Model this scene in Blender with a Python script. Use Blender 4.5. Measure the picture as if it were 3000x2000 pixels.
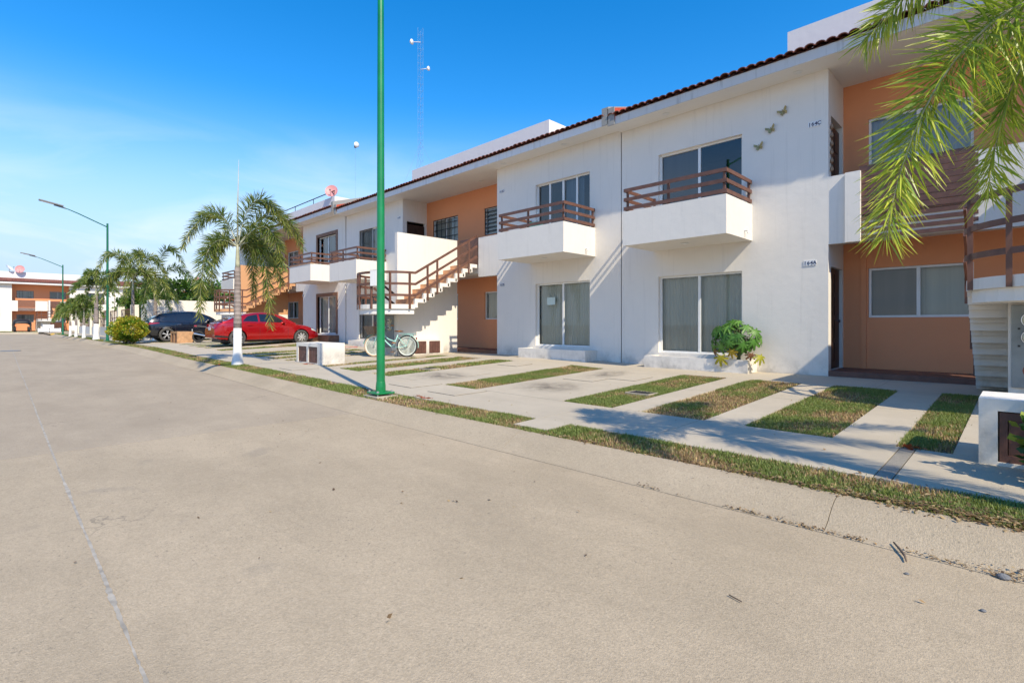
import bpy, bmesh, math, random
import numpy as np
from mathutils import Vector, Matrix, noise as mnoise

for o in list(bpy.data.objects): bpy.data.objects.remove(o, do_unlink=True)
SC = bpy.context.scene
COL = SC.collection
PI = math.pi
rad = math.radians

# ------------------------------------------------------------------ camera
CAMZ = 1.02
cam_d = bpy.data.cameras.new('camera'); cam = bpy.data.objects.new('camera', cam_d); COL.objects.link(cam)
cam.location = (0, 0, CAMZ); cam.rotation_euler = (rad(90), 0, rad(45))
cam_d.lens = 18.02; cam_d.sensor_width = 36; cam_d.shift_y = -49 / 3000
cam_d.clip_start = 0.05; cam_d.clip_end = 4000
SC.camera = cam
SC.render.resolution_x = 1024; SC.render.resolution_y = 682

# ------------------------------------------------------------------ sky and sun
SUN = Vector((6.71, -1.87, 6.71)).normalized()
world = bpy.data.worlds.new('World'); SC.world = world; world.use_nodes = True
wn = world.node_tree.nodes; wl = world.node_tree.links; wn.clear()
wo = wn.new('ShaderNodeOutputWorld'); wb = wn.new('ShaderNodeBackground'); sky = wn.new('ShaderNodeTexSky')
sky.sky_type = 'NISHITA'; sky.sun_disc = False
sky.sun_elevation = math.asin(SUN.z); sky.sun_rotation = math.atan2(SUN.x, SUN.y)
sky.altitude = 0; sky.air_density = 1.0; sky.dust_density = 0.15; sky.ozone_density = 4.0
wb.inputs['Strength'].default_value = 0.15
# thin high cloud veil low in the sky
tc = wn.new('ShaderNodeTexCoord'); mp = wn.new('ShaderNodeMapping'); mp.inputs['Scale'].default_value = (1.6, 1.6, 7.0)
mp.inputs['Location'].default_value = (0.3, 0.1, 0.4)
cn = wn.new('ShaderNodeTexNoise'); cn.inputs['Scale'].default_value = 1.7; cn.inputs['Detail'].default_value = 7; cn.inputs['Roughness'].default_value = 0.55
cn.inputs['Distortion'].default_value = 0.6
cr = wn.new('ShaderNodeValToRGB'); cr.color_ramp.elements[0].position = 0.42; cr.color_ramp.elements[1].position = 0.66
sp = wn.new('ShaderNodeSeparateXYZ')
hb = wn.new('ShaderNodeMapRange'); hb.inputs['From Min'].default_value = 0.02; hb.inputs['From Max'].default_value = 0.34
hb.inputs['To Min'].default_value = 1.0; hb.inputs['To Max'].default_value = 0.0
mul = wn.new('ShaderNodeMath'); mul.operation = 'MULTIPLY'
mul2 = wn.new('ShaderNodeMath'); mul2.operation = 'MULTIPLY'; mul2.inputs[1].default_value = 0.95
mixc = wn.new('ShaderNodeMix'); mixc.data_type = 'RGBA'
mixc.inputs['B'].default_value = (5.2, 5.5, 5.8, 1)
hsv = wn.new('ShaderNodeHueSaturation'); hsv.inputs['Saturation'].default_value = 1.37; hsv.inputs['Value'].default_value = 1.24
hz = wn.new('ShaderNodeMapRange'); hz.interpolation_type = 'SMOOTHSTEP'; hz.inputs['From Min'].default_value = 0.05; hz.inputs['From Max'].default_value = 0.40
hz.inputs['To Min'].default_value = 1.0; hz.inputs['To Max'].default_value = 0.0
hzm = wn.new('ShaderNodeMix'); hzm.data_type = 'RGBA'; hzm.inputs['B'].default_value = (3.1, 4.1, 5.2, 1)
wl.new(tc.outputs['Generated'], mp.inputs['Vector']); wl.new(mp.outputs[0], cn.inputs['Vector']); wl.new(cn.outputs['Fac'], cr.inputs[0])
wl.new(tc.outputs['Generated'], sp.inputs[0]); wl.new(sp.outputs['Z'], hb.inputs['Value'])
wl.new(cr.outputs[0], mul.inputs[0]); wl.new(hb.outputs[0], mul.inputs[1]); wl.new(mul.outputs[0], mul2.inputs[0])
wl.new(sky.outputs[0], hsv.inputs['Color']); wl.new(sp.outputs['Z'], hz.inputs['Value']); wl.new(hz.outputs[0], hzm.inputs['Factor']); wl.new(hsv.outputs[0], hzm.inputs['A']); wl.new(hzm.outputs['Result'], mixc.inputs['A']); wl.new(mul2.outputs[0], mixc.inputs['Factor'])
wl.new(mixc.outputs['Result'], wb.inputs['Color']); wl.new(wb.outputs[0], wo.inputs['Surface'])

sd = bpy.data.lights.new('sun', 'SUN'); so = bpy.data.objects.new('sun', sd); COL.objects.link(so)
sd.energy = 4.2; sd.angle = rad(0.53); sd.color = (1.0, 0.88, 0.67)
so.rotation_euler = (-SUN).to_track_quat('-Z', 'Y').to_euler(); so.location = SUN * 60

vs = SC.view_settings; vs.view_transform = 'Standard'; vs.look = 'None'; vs.gamma = 1; vs.exposure = 0.44; vs.use_curve_mapping = False

# ------------------------------------------------------------------ materials
MATS = {}
def nt(name):
    m = bpy.data.materials.new(name); m.use_nodes = True; t = m.node_tree; t.nodes.clear()
    out = t.nodes.new('ShaderNodeOutputMaterial'); b = t.nodes.new('ShaderNodeBsdfPrincipled')
    t.links.new(b.outputs[0], out.inputs[0]); MATS[name] = m
    return m, t, b, out
def c4(c): return (c[0], c[1], c[2], 1)
def mixrgb(t, fac, a, b, mode='MIX'):
    n = t.nodes.new('ShaderNodeMix'); n.data_type = 'RGBA'; n.blend_type = mode
    for key, v in (('Factor', fac), ('A', a), ('B', b)):
        if isinstance(v, (int, float)): n.inputs[key].default_value = v
        elif isinstance(v, tuple): n.inputs[key].default_value = c4(v)
        else: t.links.new(v, n.inputs[key])
    return n.outputs['Result']
def pos(t, sc=(1, 1, 1), obj=False):
    m = t.nodes.new('ShaderNodeMapping'); m.inputs['Scale'].default_value = sc
    if obj:
        g = t.nodes.new('ShaderNodeTexCoord'); t.links.new(g.outputs['Object'], m.inputs[0])
    else:
        g = t.nodes.new('ShaderNodeNewGeometry'); t.links.new(g.outputs['Position'], m.inputs[0])
    return m.outputs[0]
def noise(t, vec, scale, detail=4, rough=.55, lo=.3, hi=.7):
    n = t.nodes.new('ShaderNodeTexNoise'); n.inputs['Scale'].default_value = scale; n.inputs['Detail'].default_value = detail
    n.inputs['Roughness'].default_value = rough; t.links.new(vec, n.inputs['Vector'])
    r = t.nodes.new('ShaderNodeMapRange'); r.inputs['From Min'].default_value = lo; r.inputs['From Max'].default_value = hi
    t.links.new(n.outputs['Fac'], r.inputs['Value']); return r.outputs[0]
def mathn(t, op, a, b=None):
    n = t.nodes.new('ShaderNodeMath'); n.operation = op
    for i, v in enumerate((a, b)):
        if v is None: continue
        if isinstance(v, (int, float)): n.inputs[i].default_value = v
        else: t.links.new(v, n.inputs[i])
    return n.outputs[0]
def bump(t, b, h, strength, dist=.02):
    n = t.nodes.new('ShaderNodeBump'); n.inputs['Strength'].default_value = strength; n.inputs['Distance'].default_value = dist
    t.links.new(h, n.inputs['Height']); t.links.new(n.outputs[0], b.inputs['Normal'])
def mat(name, col, rough=.6, var=.12, scale=6, bmp=0, bscale=60, metal=0, coat=0, spec=.5):
    m, t, b, out = nt(name); v = pos(t)
    f = noise(t, v, scale)
    a = tuple(c * (1 - var) for c in col); d = tuple(min(c * (1 + var), 1) for c in col)
    t.links.new(mixrgb(t, f, a, d), b.inputs['Base Color'])
    b.inputs['Roughness'].default_value = rough; b.inputs['Metallic'].default_value = metal
    b.inputs['Coat Weight'].default_value = coat; b.inputs['Coat Roughness'].default_value = .05
    b.inputs['Specular IOR Level'].default_value = spec
    if bmp: bump(t, b, noise(t, v, bscale, 5, .6, .2, .8), bmp, .01)
    return m

def stucco(name, col, grime=.0, streak=.0):
    m, t, b, out = nt(name); v = pos(t)
    f = noise(t, v, 1.1, 6, .6); f2 = noise(t, v, 9, 5, .6)
    c = mixrgb(t, f, tuple(x * .955 for x in col), col)
    c = mixrgb(t, mathn(t, 'MULTIPLY', f2, .25), c, tuple(x * .93 for x in col))
    if grime:
        g = t.nodes.new('ShaderNodeNewGeometry'); s = t.nodes.new('ShaderNodeSeparateXYZ'); t.links.new(g.outputs['Position'], s.inputs[0])
        r = t.nodes.new('ShaderNodeMapRange'); r.inputs['From Min'].default_value = .42; r.inputs['From Max'].default_value = -.05
        t.links.new(s.outputs['Z'], r.inputs['Value'])
        gn = noise(t, v, 2.2, 6, .65, .42, .68)
        c = mixrgb(t, mathn(t, 'MULTIPLY', mathn(t, 'MULTIPLY', r.outputs[0], gn), grime), c, (.20, .19, .17))
    if streak:
        sv = pos(t, (6, 6, .35)); sn = noise(t, sv, 2.0, 5, .6, .55, .85)
        c = mixrgb(t, mathn(t, 'MULTIPLY', sn, streak), c, (.25, .24, .22))
    t.links.new(c, b.inputs['Base Color']); b.inputs['Roughness'].default_value = .85; b.inputs['Specular IOR Level'].default_value = .25
    hb_ = mathn(t, 'ADD', noise(t, v, 70, 4, .6, 0, 1), mathn(t, 'MULTIPLY', noise(t, v, 6, 4, .5, 0, 1), 2.5))
    bump(t, b, hb_, .22, .008)
    return m
stucco('white_stucco', (.79, .745, .68), grime=.85, streak=.18)
stucco('soffit_plaster', (.80, .775, .73))
stucco('fascia_plaster', (.74, .74, .74), streak=.55)
stucco('stained_fascia', (.62, .62, .61), streak=1.0)
stucco('parapet_plaster', (.74, .73, .74), streak=.12)
stucco('orange_stucco', (.78, .325, .16))
stucco('tan_stucco', (.60, .33, .17))
stucco('cream_plaster', (.78, .72, .58), streak=.15)
stucco('grey_plaster', (.55, .55, .54), streak=.3)
stucco('stain_concrete', (.30, .30, .29), streak=.8)

def concrete(name, a, b_, fine=.5, speck=True, brush=False, joint=None):
    m, t, b, out = nt(name); v = pos(t)
    f = noise(t, v, .55, 7, .62); f2 = noise(t, v, 5.5, 6, .65); f3 = noise(t, v, 85, 3, .8, .3, .7)
    c = mixrgb(t, f, a, b_)
    c = mixrgb(t, mathn(t, 'MULTIPLY', f2, .35), c, tuple(x * .84 for x in a))
    c = mixrgb(t, mathn(t, 'MULTIPLY', f3, fine), c, tuple(min(1, x * 1.16) for x in b_))
    g2 = noise(t, v, 32, 4, .75, .25, .75); gm = mathn(t, 'ADD', .81, mathn(t, 'MULTIPLY', mathn(t, 'ADD', f3, g2), .19)); cb = t.nodes.new('ShaderNodeCombineColor')
    for q in range(3): t.links.new(gm, cb.inputs[q])
    if speck: c = mixrgb(t, 1.0, c, cb.outputs[0], 'MULTIPLY')
    lg = noise(t, pos(t, (.25, 1.2, 1)), 1.3, 5, .6, .5, .8)
    c = mixrgb(t, mathn(t, 'MULTIPLY', lg, .3), c, tuple(x * .78 for x in a))
    if speck:
        sp_ = noise(t, v, 38, 3, .75, .62, .69)
        msk = noise(t, v, .9, 3, .5, .3, .65)
        c = mixrgb(t, mathn(t, 'MULTIPLY', mathn(t, 'MULTIPLY', sp_, msk), .7), c, (.10, .095, .085))
        st = noise(t, v, 1.6, 3, .5, .70, .76)
        c = mixrgb(t, mathn(t, 'MULTIPLY', st, .22), c, (.16, .15, .14))
        md_ = noise(t, pos(t, (.5, 1, 1)), 1.1, 7, .65, .42, .72); c = mixrgb(t, mathn(t, 'MULTIPLY', md_, .42), c, tuple(x * .74 for x in a))
        vr = t.nodes.new('ShaderNodeTexVoronoi'); vr.feature = 'DISTANCE_TO_EDGE'; vr.inputs['Scale'].default_value = .33; dv = t.nodes.new('ShaderNodeVectorMath'); dv.operation = 'ADD'
        nn = t.nodes.new('ShaderNodeTexNoise'); nn.inputs['Scale'].default_value = 1.4; nn.inputs['Detail'].default_value = 6; t.links.new(v, nn.inputs['Vector']); t.links.new(v, dv.inputs[0]); t.links.new(nn.outputs['Color'], dv.inputs[1]); t.links.new(dv.outputs[0], vr.inputs['Vector'])
        ck = t.nodes.new('ShaderNodeMapRange'); ck.inputs['From Min'].default_value = .0025; ck.inputs['From Max'].default_value = 0; t.links.new(vr.outputs['Distance'], ck.inputs['Value'])
        ckm = noise(t, v, .5, 3, .5, .56, .66); c = mixrgb(t, mathn(t, 'MULTIPLY', mathn(t, 'MULTIPLY', ck.outputs[0], ckm), .6), c, (.13, .115, .095))
    t.links.new(c, b.inputs['Base Color']); b.inputs['Roughness'].default_value = .88; b.inputs['Specular IOR Level'].default_value = .3
    h = mathn(t, 'ADD', f3, mathn(t, 'MULTIPLY', f2, .8))
    if brush:
        br = noise(t, pos(t, (60, 1.5, 60)), 2.0, 4, .6, 0, 1); h = mathn(t, 'ADD', h, mathn(t, 'MULTIPLY', br, 1.6))
    bump(t, b, h, .45, .006)
    return m
concrete('road_concrete', (.365, .294, .204), (.468, .377, .266), fine=.6)
concrete('road_concrete_grey', (.345, .28, .205), (.43, .351, .256), fine=.55)
concrete('kerb_concrete', (.365, .296, .207), (.455, .371, .268), fine=.5, brush=True)
concrete('slab_concrete', (.43, .372, .29), (.53, .463, .365), fine=.35, speck=False)
concrete('rough_concrete', (.24, .22, .19), (.33, .30, .26))
mat('soil', (.26, .175, .10), .95, .4, 9, .5, 40)
mat('joint_dark', (.10, .09, .075), .95, .3, 8)
mat('joint_fill', (.36, .325, .275), .95, .3, 14)

mat('rail_brown', (.135, .062, .042), .5, .22, 7, .12, 30)
mat('door_brown', (.035, .017, .013), .45, .25, 5)
mat('wood_door', (.12, .055, .042), .6, .3, 9, .2, 30)
mat('terracotta', (.22, .075, .05), .75, .4, 4.5, .3, 40)
mat('red_paint', (.50, .075, .03), .7, .2, 5)
mat('porch_tile', (.15, .07, .05), .6, .2, 5)
mat('tread_tile', (.60, .33, .17), .6, .2, 5)
mat('wood_clad', (.46, .26, .13), .6, .25, 6, .1, 30)
mat('wood_clad_dark', (.20, .10, .06), .6, .25, 6, .1, 30)
mat('aluminium_white', (.78, .78, .76), .4, .05, 4)
mat('black_iron', (.018, .018, .02), .45, .2, 6)
mat('green_paint', (.003, .20, .062), .38, .22, 2.2, .08, 12, coat=.15)
mat('green_paint_dull', (.004, .13, .065), .45, .12, 3)
mat('lamp_grey', (.17, .18, .19), .5, .2, 5)
mat('galvanised', (.42, .43, .44), .45, .15, 6, metal=.6)
mat('meter_grey', (.22, .245, .25), .5, .15, 4)
mat('meter_glass', (.52, .50, .36), .15, .1, 5, coat=.6)
mat('navy_print', (.012, .017, .07), .5, .1, 5)
mat('plate_white', (.78, .78, .78), .35, .05, 5)
mat('brass_ornament', (.36, .28, .12), .45, .4, 40, metal=.5)
mat('dish_red', (.60, .27, .27), .5, .12, 4)
mat('dish_white', (.78, .79, .80), .5, .08, 4)
mat('chrome', (.62, .62, .63), .18, .05, 5, metal=1)
mat('rim_silver', (.58, .58, .58), .35, .1, 5, metal=.35)
mat('rubber', (.022, .022, .022), .8, .25, 12)
mat('tyre_dusty', (.075, .073, .07), .9, .3, 9)
mat('tyre_tan', (.52, .36, .22), .8, .1, 9)
mat('cream_rim', (.66, .68, .60), .4, .06, 9)
mat('mint_paint', (.36, .66, .60), .3, .05, 9, coat=.5)
mat('tan_leather', (.46, .19, .07), .55, .15, 20)
mat('wicker', (.30, .19, .11), .8, .35, 40)
mat('black_plastic', (.02, .02, .021), .5, .2, 8)
mat('black_cover', (.012, .012, .014), .45, .4, 5, .4, 8)
mat('tail_red', (.30, .012, .012), .15, .2, 30, coat=1)
mat('lens_clear', (.55, .56, .57), .1, .1, 30, coat=1)
mat('amber', (.7, .25, .03), .3, .1, 10)
mat('plate_num', (.55, .57, .55), .5, .1, 20)
mat('car_red', (.42, .003, .006), .25, .05, 3, coat=1, metal=.45)
mat('car_navy', (.006, .010, .022), .25, .05, 3, coat=1, metal=.3)
mat('car_glass', (.012, .014, .018), .06, .05, 3, coat=1)
mat('car_dark', (.02, .02, .021), .6, .1, 5)
mat('moto_red', (.25, .01, .01), .3, .1, 5, coat=.5)
mat('white_paint', (.78, .78, .77), .7, .07, 8, .2, 30)
mat('white_crate', (.78, .79, .80), .6, .05, 8)
mat('pink_paint', (.6, .2, .26), .4, .1, 8)
mat('pink_hose', (.55, .22, .20), .5, .1, 8)
mat('stone_grey', (.16, .16, .165), .8, .3, 20, .4, 60)
mat('twig', (.13, .095, .07), .9, .3, 20)
mat('orange_petal', (.55, .13, .04), .7, .3, 20)
mat('yellow_kerb_paint', (.70, .42, .04), .7, .2, 6)
mat('ornament_wood', (.30, .20, .13), .7, .3, 20)
mat('teal_cloth', (.03, .22, .20), .8, .2, 10)
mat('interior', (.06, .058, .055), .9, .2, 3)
mat('interior_dark', (.018, .018, .018), .9, .2, 3)
mat('insulator', (.7, .7, .68), .5, .05, 5)
mat('paper', (.55, .66, .63), .7, .06, 20)

def curtain_mat(name, col):
    m, t, b, out = nt(name); v = pos(t, (1, 1, .03))
    f = noise(t, v, 9, 4, .6); t.links.new(mixrgb(t, f, tuple(c * .86 for c in col), col), b.inputs['Base Color'])
    b.inputs['Roughness'].default_value = .95; b.inputs['Specular IOR Level'].default_value = .1
curtain_mat('curtain_beige', (.68, .65, .55)); curtain_mat('curtain_grey', (.62, .59, .50)); curtain_mat('curtain_blue', (.22, .30, .38))
curtain_mat('screen_grey', (.27, .24, .21))

def glass_mat(name, tint, refl=.06):
    m, t, b, out = nt(name); t.nodes.remove(b)
    tr = t.nodes.new('ShaderNodeBsdfTransparent'); tr.inputs[0].default_value = c4(tint)
    gl = t.nodes.new('ShaderNodeBsdfGlossy'); gl.inputs['Roughness'].default_value = .015; gl.inputs[0].default_value = (.9, .93, .95, 1)
    fr = t.nodes.new('ShaderNodeFresnel'); fr.inputs[0].default_value = 1.5
    f = mathn(t, 'ADD', fr.outputs[0], refl)
    mx = t.nodes.new('ShaderNodeMixShader'); t.links.new(f, mx.inputs[0]); t.links.new(tr.outputs[0], mx.inputs[1]); t.links.new(gl.outputs[0], mx.inputs[2])
    t.links.new(mx.outputs[0], out.inputs[0])
glass_mat('window_glass', (.93, .94, .92), .0); glass_mat('dark_glass', (.72, .74, .75), .05)

def leaf_mat(name, trans=.35, gloss=.35):
    m, t, b, out = nt(name)
    at = t.nodes.new('ShaderNodeAttribute'); at.attribute_name = 'Col'
    t.links.new(at.outputs['Color'], b.inputs['Base Color']); b.inputs['Roughness'].default_value = gloss; b.inputs['Specular IOR Level'].default_value = .45
    tl = t.nodes.new('ShaderNodeBsdfTranslucent')
    br = mixrgb(t, 1.0, at.outputs['Color'], (1.5, 1.5, .8), 'MULTIPLY'); t.links.new(br, tl.inputs[0])
    mx = t.nodes.new('ShaderNodeMixShader'); mx.inputs[0].default_value = trans
    t.links.new(b.outputs[0], mx.inputs[1]); t.links.new(tl.outputs[0], mx.inputs[2]); t.links.new(mx.outputs[0], out.inputs[0])
leaf_mat('palm_leaf', .34, .36); leaf_mat('leaf', .3, .4); leaf_mat('grass_blade', .25, .6)

def trunk_mat():
    m, t, b, out = nt('palm_trunk'); v = pos(t, obj=True)
    w = t.nodes.new('ShaderNodeTexWave'); w.wave_type = 'BANDS'; w.bands_direction = 'Z'; w.inputs['Scale'].default_value = 2.6
    w.inputs['Distortion'].default_value = 1.2; w.inputs['Detail'].default_value = 3; w.inputs['Detail Scale'].default_value = 3
    t.links.new(v, w.inputs['Vector'])
    r = t.nodes.new('ShaderNodeMapRange'); r.inputs['From Min'].default_value = .86; r.inputs['From Max'].default_value = 1; t.links.new(w.outputs['Fac'], r.inputs['Value'])
    c = mixrgb(t, noise(t, v, 6), (.22, .18, .165), (.34, .29, .27)); c = mixrgb(t, mathn(t, 'MULTIPLY', r.outputs[0], .6), c, (.10, .08, .07))
    t.links.new(c, b.inputs['Base Color']); b.inputs['Roughness'].default_value = .85; bump(t, b, w.outputs['Fac'], .4, .02)
trunk_mat()
mat('crown_shaft', (.42, .42, .30), .5, .2, 5)
mat('stem_green', (.10, .13, .05), .6, .3, 12)
mat('bark', (.10, .075, .055), .9, .3, 10, .4, 30)

# ------------------------------------------------------------------ object helpers
def link(o, parent=None):
    COL.objects.link(o)
    if parent is not None: o.parent = parent
    return o
def tag(o, label=None, cat=None, group=None, kind=None):
    if label: o['label'] = label
    if cat: o['category'] = cat
    if group: o['group'] = group
    if kind: o['kind'] = kind
    return o
def empty(name, loc=(0, 0, 0), rz=0, label=None, cat=None, group=None):
    o = bpy.data.objects.new(name, None); o.empty_display_size = .2; COL.objects.link(o)
    o.location = loc; o.rotation_euler = (0, 0, rz)
    return tag(o, label, cat, group)
def children(o): return [c for c in bpy.data.objects if c.parent == o]
def copy_tree(o, parent=None):
    c = o.copy(); COL.objects.link(c); c.parent = parent
    for ch in children(o): copy_tree(ch, c)
    return c

class MB:
    def __init__(s): s.v = []; s.f = []; s.m = []; s.mi = 0
    def quad(s, a, b, c, d):
        n = len(s.v); s.v += [tuple(a), tuple(b), tuple(c), tuple(d)]; s.f.append((n, n + 1, n + 2, n + 3)); s.m.append(s.mi)
    def poly(s, pts):
        n = len(s.v); s.v += [tuple(p) for p in pts]; s.f.append(tuple(range(n, n + len(pts)))); s.m.append(s.mi)
    def box(s, x0, x1, y0, y1, z0, z1):
        n = len(s.v)
        s.v += [(x0, y0, z0), (x1, y0, z0), (x1, y1, z0), (x0, y1, z0), (x0, y0, z1), (x1, y0, z1), (x1, y1, z1), (x0, y1, z1)]
        for f in ((0, 3, 2, 1), (4, 5, 6, 7), (0, 1, 5, 4), (1, 2, 6, 5), (2, 3, 7, 6), (3, 0, 4, 7)):
            s.f.append(tuple(n + i for i in f)); s.m.append(s.mi)
    def hexa(s, p):
        n = len(s.v); s.v += [tuple(q) for q in p]
        for f in ((0, 3, 2, 1), (4, 5, 6, 7), (0, 1, 5, 4), (1, 2, 6, 5), (2, 3, 7, 6), (3, 0, 4, 7)):
            s.f.append(tuple(n + i for i in f)); s.m.append(s.mi)
    def bar(s, a, b, w, h, up=(0, 0, 1)):
        """box beam from a to b, w = horizontal thickness, h = height"""
        a = Vector(a); b = Vector(b); d = (b - a).normalized(); upv = Vector(up)
        sd_ = d.cross(upv)
        if sd_.length < 1e-4: sd_ = Vector((1, 0, 0))
        sd_.normalize(); u = sd_.cross(d).normalized()
        o = [(-1, -1), (1, -1), (1, 1), (-1, 1)]
        p = [a + sd_ * (w / 2 * i) + u * (h / 2 * j) for i, j in o] + [b + sd_ * (w / 2 * i) + u * (h / 2 * j) for i, j in o]
        s.hexa(p)
    def tube(s, pts, r, n=8, cap=True):
        pts = [Vector(p) for p in pts]; rs = r if isinstance(r, (list, tuple)) else [r] * len(pts)
        base = len(s.v); ref = None
        for i, p in enumerate(pts):
            d = (pts[min(i + 1, len(pts) - 1)] - pts[max(i - 1, 0)])
            if d.length < 1e-9: d = Vector((0, 0, 1))
            d.normalize()
            if ref is None: ref = d.orthogonal().normalized()
            ref = (ref - d * ref.dot(d)).normalized(); bb = d.cross(ref)
            for k in range(n):
                a = 2 * PI * k / n; q = p + (ref * math.cos(a) + bb * math.sin(a)) * rs[i]; s.v.append(tuple(q))
        for i in range(len(pts) - 1):
            for k in range(n):
                a = base + i * n + k; b = base + i * n + (k + 1) % n
                s.f.append((a, b, b + n, a + n)); s.m.append(s.mi)
        if cap:
            s.f.append(tuple(base + k for k in reversed(range(n)))); s.m.append(s.mi)
            e = base + (len(pts) - 1) * n; s.f.append(tuple(e + k for k in range(n))); s.m.append(s.mi)
    def lathe(s, prof, n=24, axis='Z', c=(0, 0, 0)):
        """prof: list of (radius, height)"""
        base = len(s.v)
        for (r, h) in prof:
            for k in range(n):
                a = 2 * PI * k / n; x, y = r * math.cos(a), r * math.sin(a)
                p = {'Z': (x, y, h), 'Y': (x, h, y), 'X': (h, x, y)}[axis]
                s.v.append((p[0] + c[0], p[1] + c[1], p[2] + c[2]))
        for i in range(len(prof) - 1):
            for k in range(n):
                a = base + i * n + k; b = base + i * n + (k + 1) % n
                f = (a, b, b + n, a + n)
                s.f.append(f if axis != 'Y' else f[::-1]); s.m.append(s.mi)
        for i, rev in ((0, True), (len(prof) - 1, False)):
            if prof[i][0] > 1e-4:
                f = [base + i * n + k for k in range(n)]
                s.f.append(tuple(f[::-1] if rev else f)); s.m.append(s.mi)
    def grid(s, rows):
        base = len(s.v); n = len(rows[0])
        for r in rows: s.v += [tuple(p) for p in r]
        for i in range(len(rows) - 1):
            for k in range(n - 1):
                a = base + i * n + k; s.f.append((a, a + 1, a + n + 1, a + n)); s.m.append(s.mi)
    def wall(s, O, U, V, N, us, vs_, holes, th):
        """wall panel in the (U,V) plane from origin O, thickness th along N, rectangular holes (u0,u1,v0,v1)"""
        O, U, V, N = Vector(O), Vector(U), Vector(V), Vector(N)
        ub = sorted(set([us[0], us[1]] + [h[0] for h in holes] + [h[1] for h in holes]))
        vb = sorted(set([vs_[0], vs_[1]] + [h[2] for h in holes] + [h[3] for h in holes]))
        def solid(i, j):
            if i < 0 or j < 0 or i >= len(ub) - 1 or j >= len(vb) - 1: return False
            cu, cv = (ub[i] + ub[i + 1]) / 2, (vb[j] + vb[j + 1]) / 2
            return not any(h[0] < cu < h[1] and h[2] < cv < h[3] for h in holes)
        P = lambda u, v, k: O + U * u + V * v + N * (th * k)
        for i in range(len(ub) - 1):
            for j in range(len(vb) - 1):
                if not solid(i, j): continue
                u0, u1, v0, v1 = ub[i], ub[i + 1], vb[j], vb[j + 1]
                s.quad(P(u0, v0, 0), P(u1, v0, 0), P(u1, v1, 0), P(u0, v1, 0))
                s.quad(P(u0, v0, 1), P(u0, v1, 1), P(u1, v1, 1), P(u1, v0, 1))
                if not solid(i - 1, j): s.quad(P(u0, v0, 0), P(u0, v1, 0), P(u0, v1, 1), P(u0, v0, 1))
                if not solid(i + 1, j): s.quad(P(u1, v0, 0), P(u1, v0, 1), P(u1, v1, 1), P(u1, v1, 0))
                if not solid(i, j - 1): s.quad(P(u0, v0, 0), P(u0, v0, 1), P(u1, v0, 1), P(u1, v0, 0))
                if not solid(i, j + 1): s.quad(P(u0, v1, 0), P(u1, v1, 0), P(u1, v1, 1), P(u0, v1, 1))
    def mesh(s, name, mats, smooth=False, weld=False):
        me = bpy.data.meshes.new(name); me.from_pydata(s.v, [], s.f)
        ms = mats if isinstance(mats, (list, tuple)) else [mats]
        for k in ms: me.materials.append(MATS[k])
        if len(ms) > 1: me.polygons.foreach_set('material_index', s.m)
        if weld:
            bm = bmesh.new(); bm.from_mesh(me); bmesh.ops.remove_doubles(bm, verts=bm.verts, dist=1e-4)
            bmesh.ops.recalc_face_normals(bm, faces=bm.faces); bm.to_mesh(me); bm.free()
        if smooth: me.polygons.foreach_set('use_smooth', [True] * len(me.polygons))
        me.update(); return me
    def build(s, name, mats, parent=None, smooth=False, weld=False, bevel=0):
        me = s.mesh(name, mats, smooth, weld or bevel > 0)
        if bevel:
            bm = bmesh.new(); bm.from_mesh(me)
            ed = [e for e in bm.edges if len(e.link_faces) == 2 and e.calc_face_angle(0) > .6]
            bmesh.ops.bevel(bm, geom=ed, offset=bevel, segments=2, affect='EDGES', profile=.6)
            bm.to_mesh(me); bm.free()
        return link(bpy.data.objects.new(name, me), parent)
def obj(name, me, parent=None): return link(bpy.data.objects.new(name, me), parent)
def boxo(name, m, parent, *d, bevel=0):
    b = MB(); b.box(*d); return b.build(name, m, parent, bevel=bevel)
def smooth_by_angle(me, ang=.6):
    me.polygons.foreach_set('use_smooth', [True] * len(me.polygons))
    bm = bmesh.new(); bm.from_mesh(me)
    for e in bm.edges: e.smooth = not (len(e.link_faces) == 2 and e.calc_face_angle(0) > ang)
    bm.to_mesh(me); bm.free()
def foliage(name, V, F, C, m, parent=None):
    """V (n,3) float array, F faces, C per-vertex colours"""
    me = bpy.data.meshes.new(name)
    V = np.asarray(V, dtype=np.float32); F = np.asarray(F, dtype=np.int32); k = F.shape[1]
    me.vertices.add(len(V)); me.vertices.foreach_set('co', V.ravel())
    me.loops.add(F.size); me.loops.foreach_set('vertex_index', F.ravel())
    me.polygons.add(len(F)); me.polygons.foreach_set('loop_start', np.arange(0, F.size, k, dtype=np.int32))
    me.polygons.foreach_set('loop_total', np.full(len(F), k, dtype=np.int32))
    me.update(calc_edges=True)
    a = me.color_attributes.new('Col', 'FLOAT_COLOR', 'POINT')
    C4 = np.ones((len(V), 4), dtype=np.float32); C4[:, :3] = C; a.data.foreach_set('color', C4.ravel())
    me.materials.append(MATS[m]); me.validate()
    return link(bpy.data.objects.new(name, me), parent)

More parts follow.
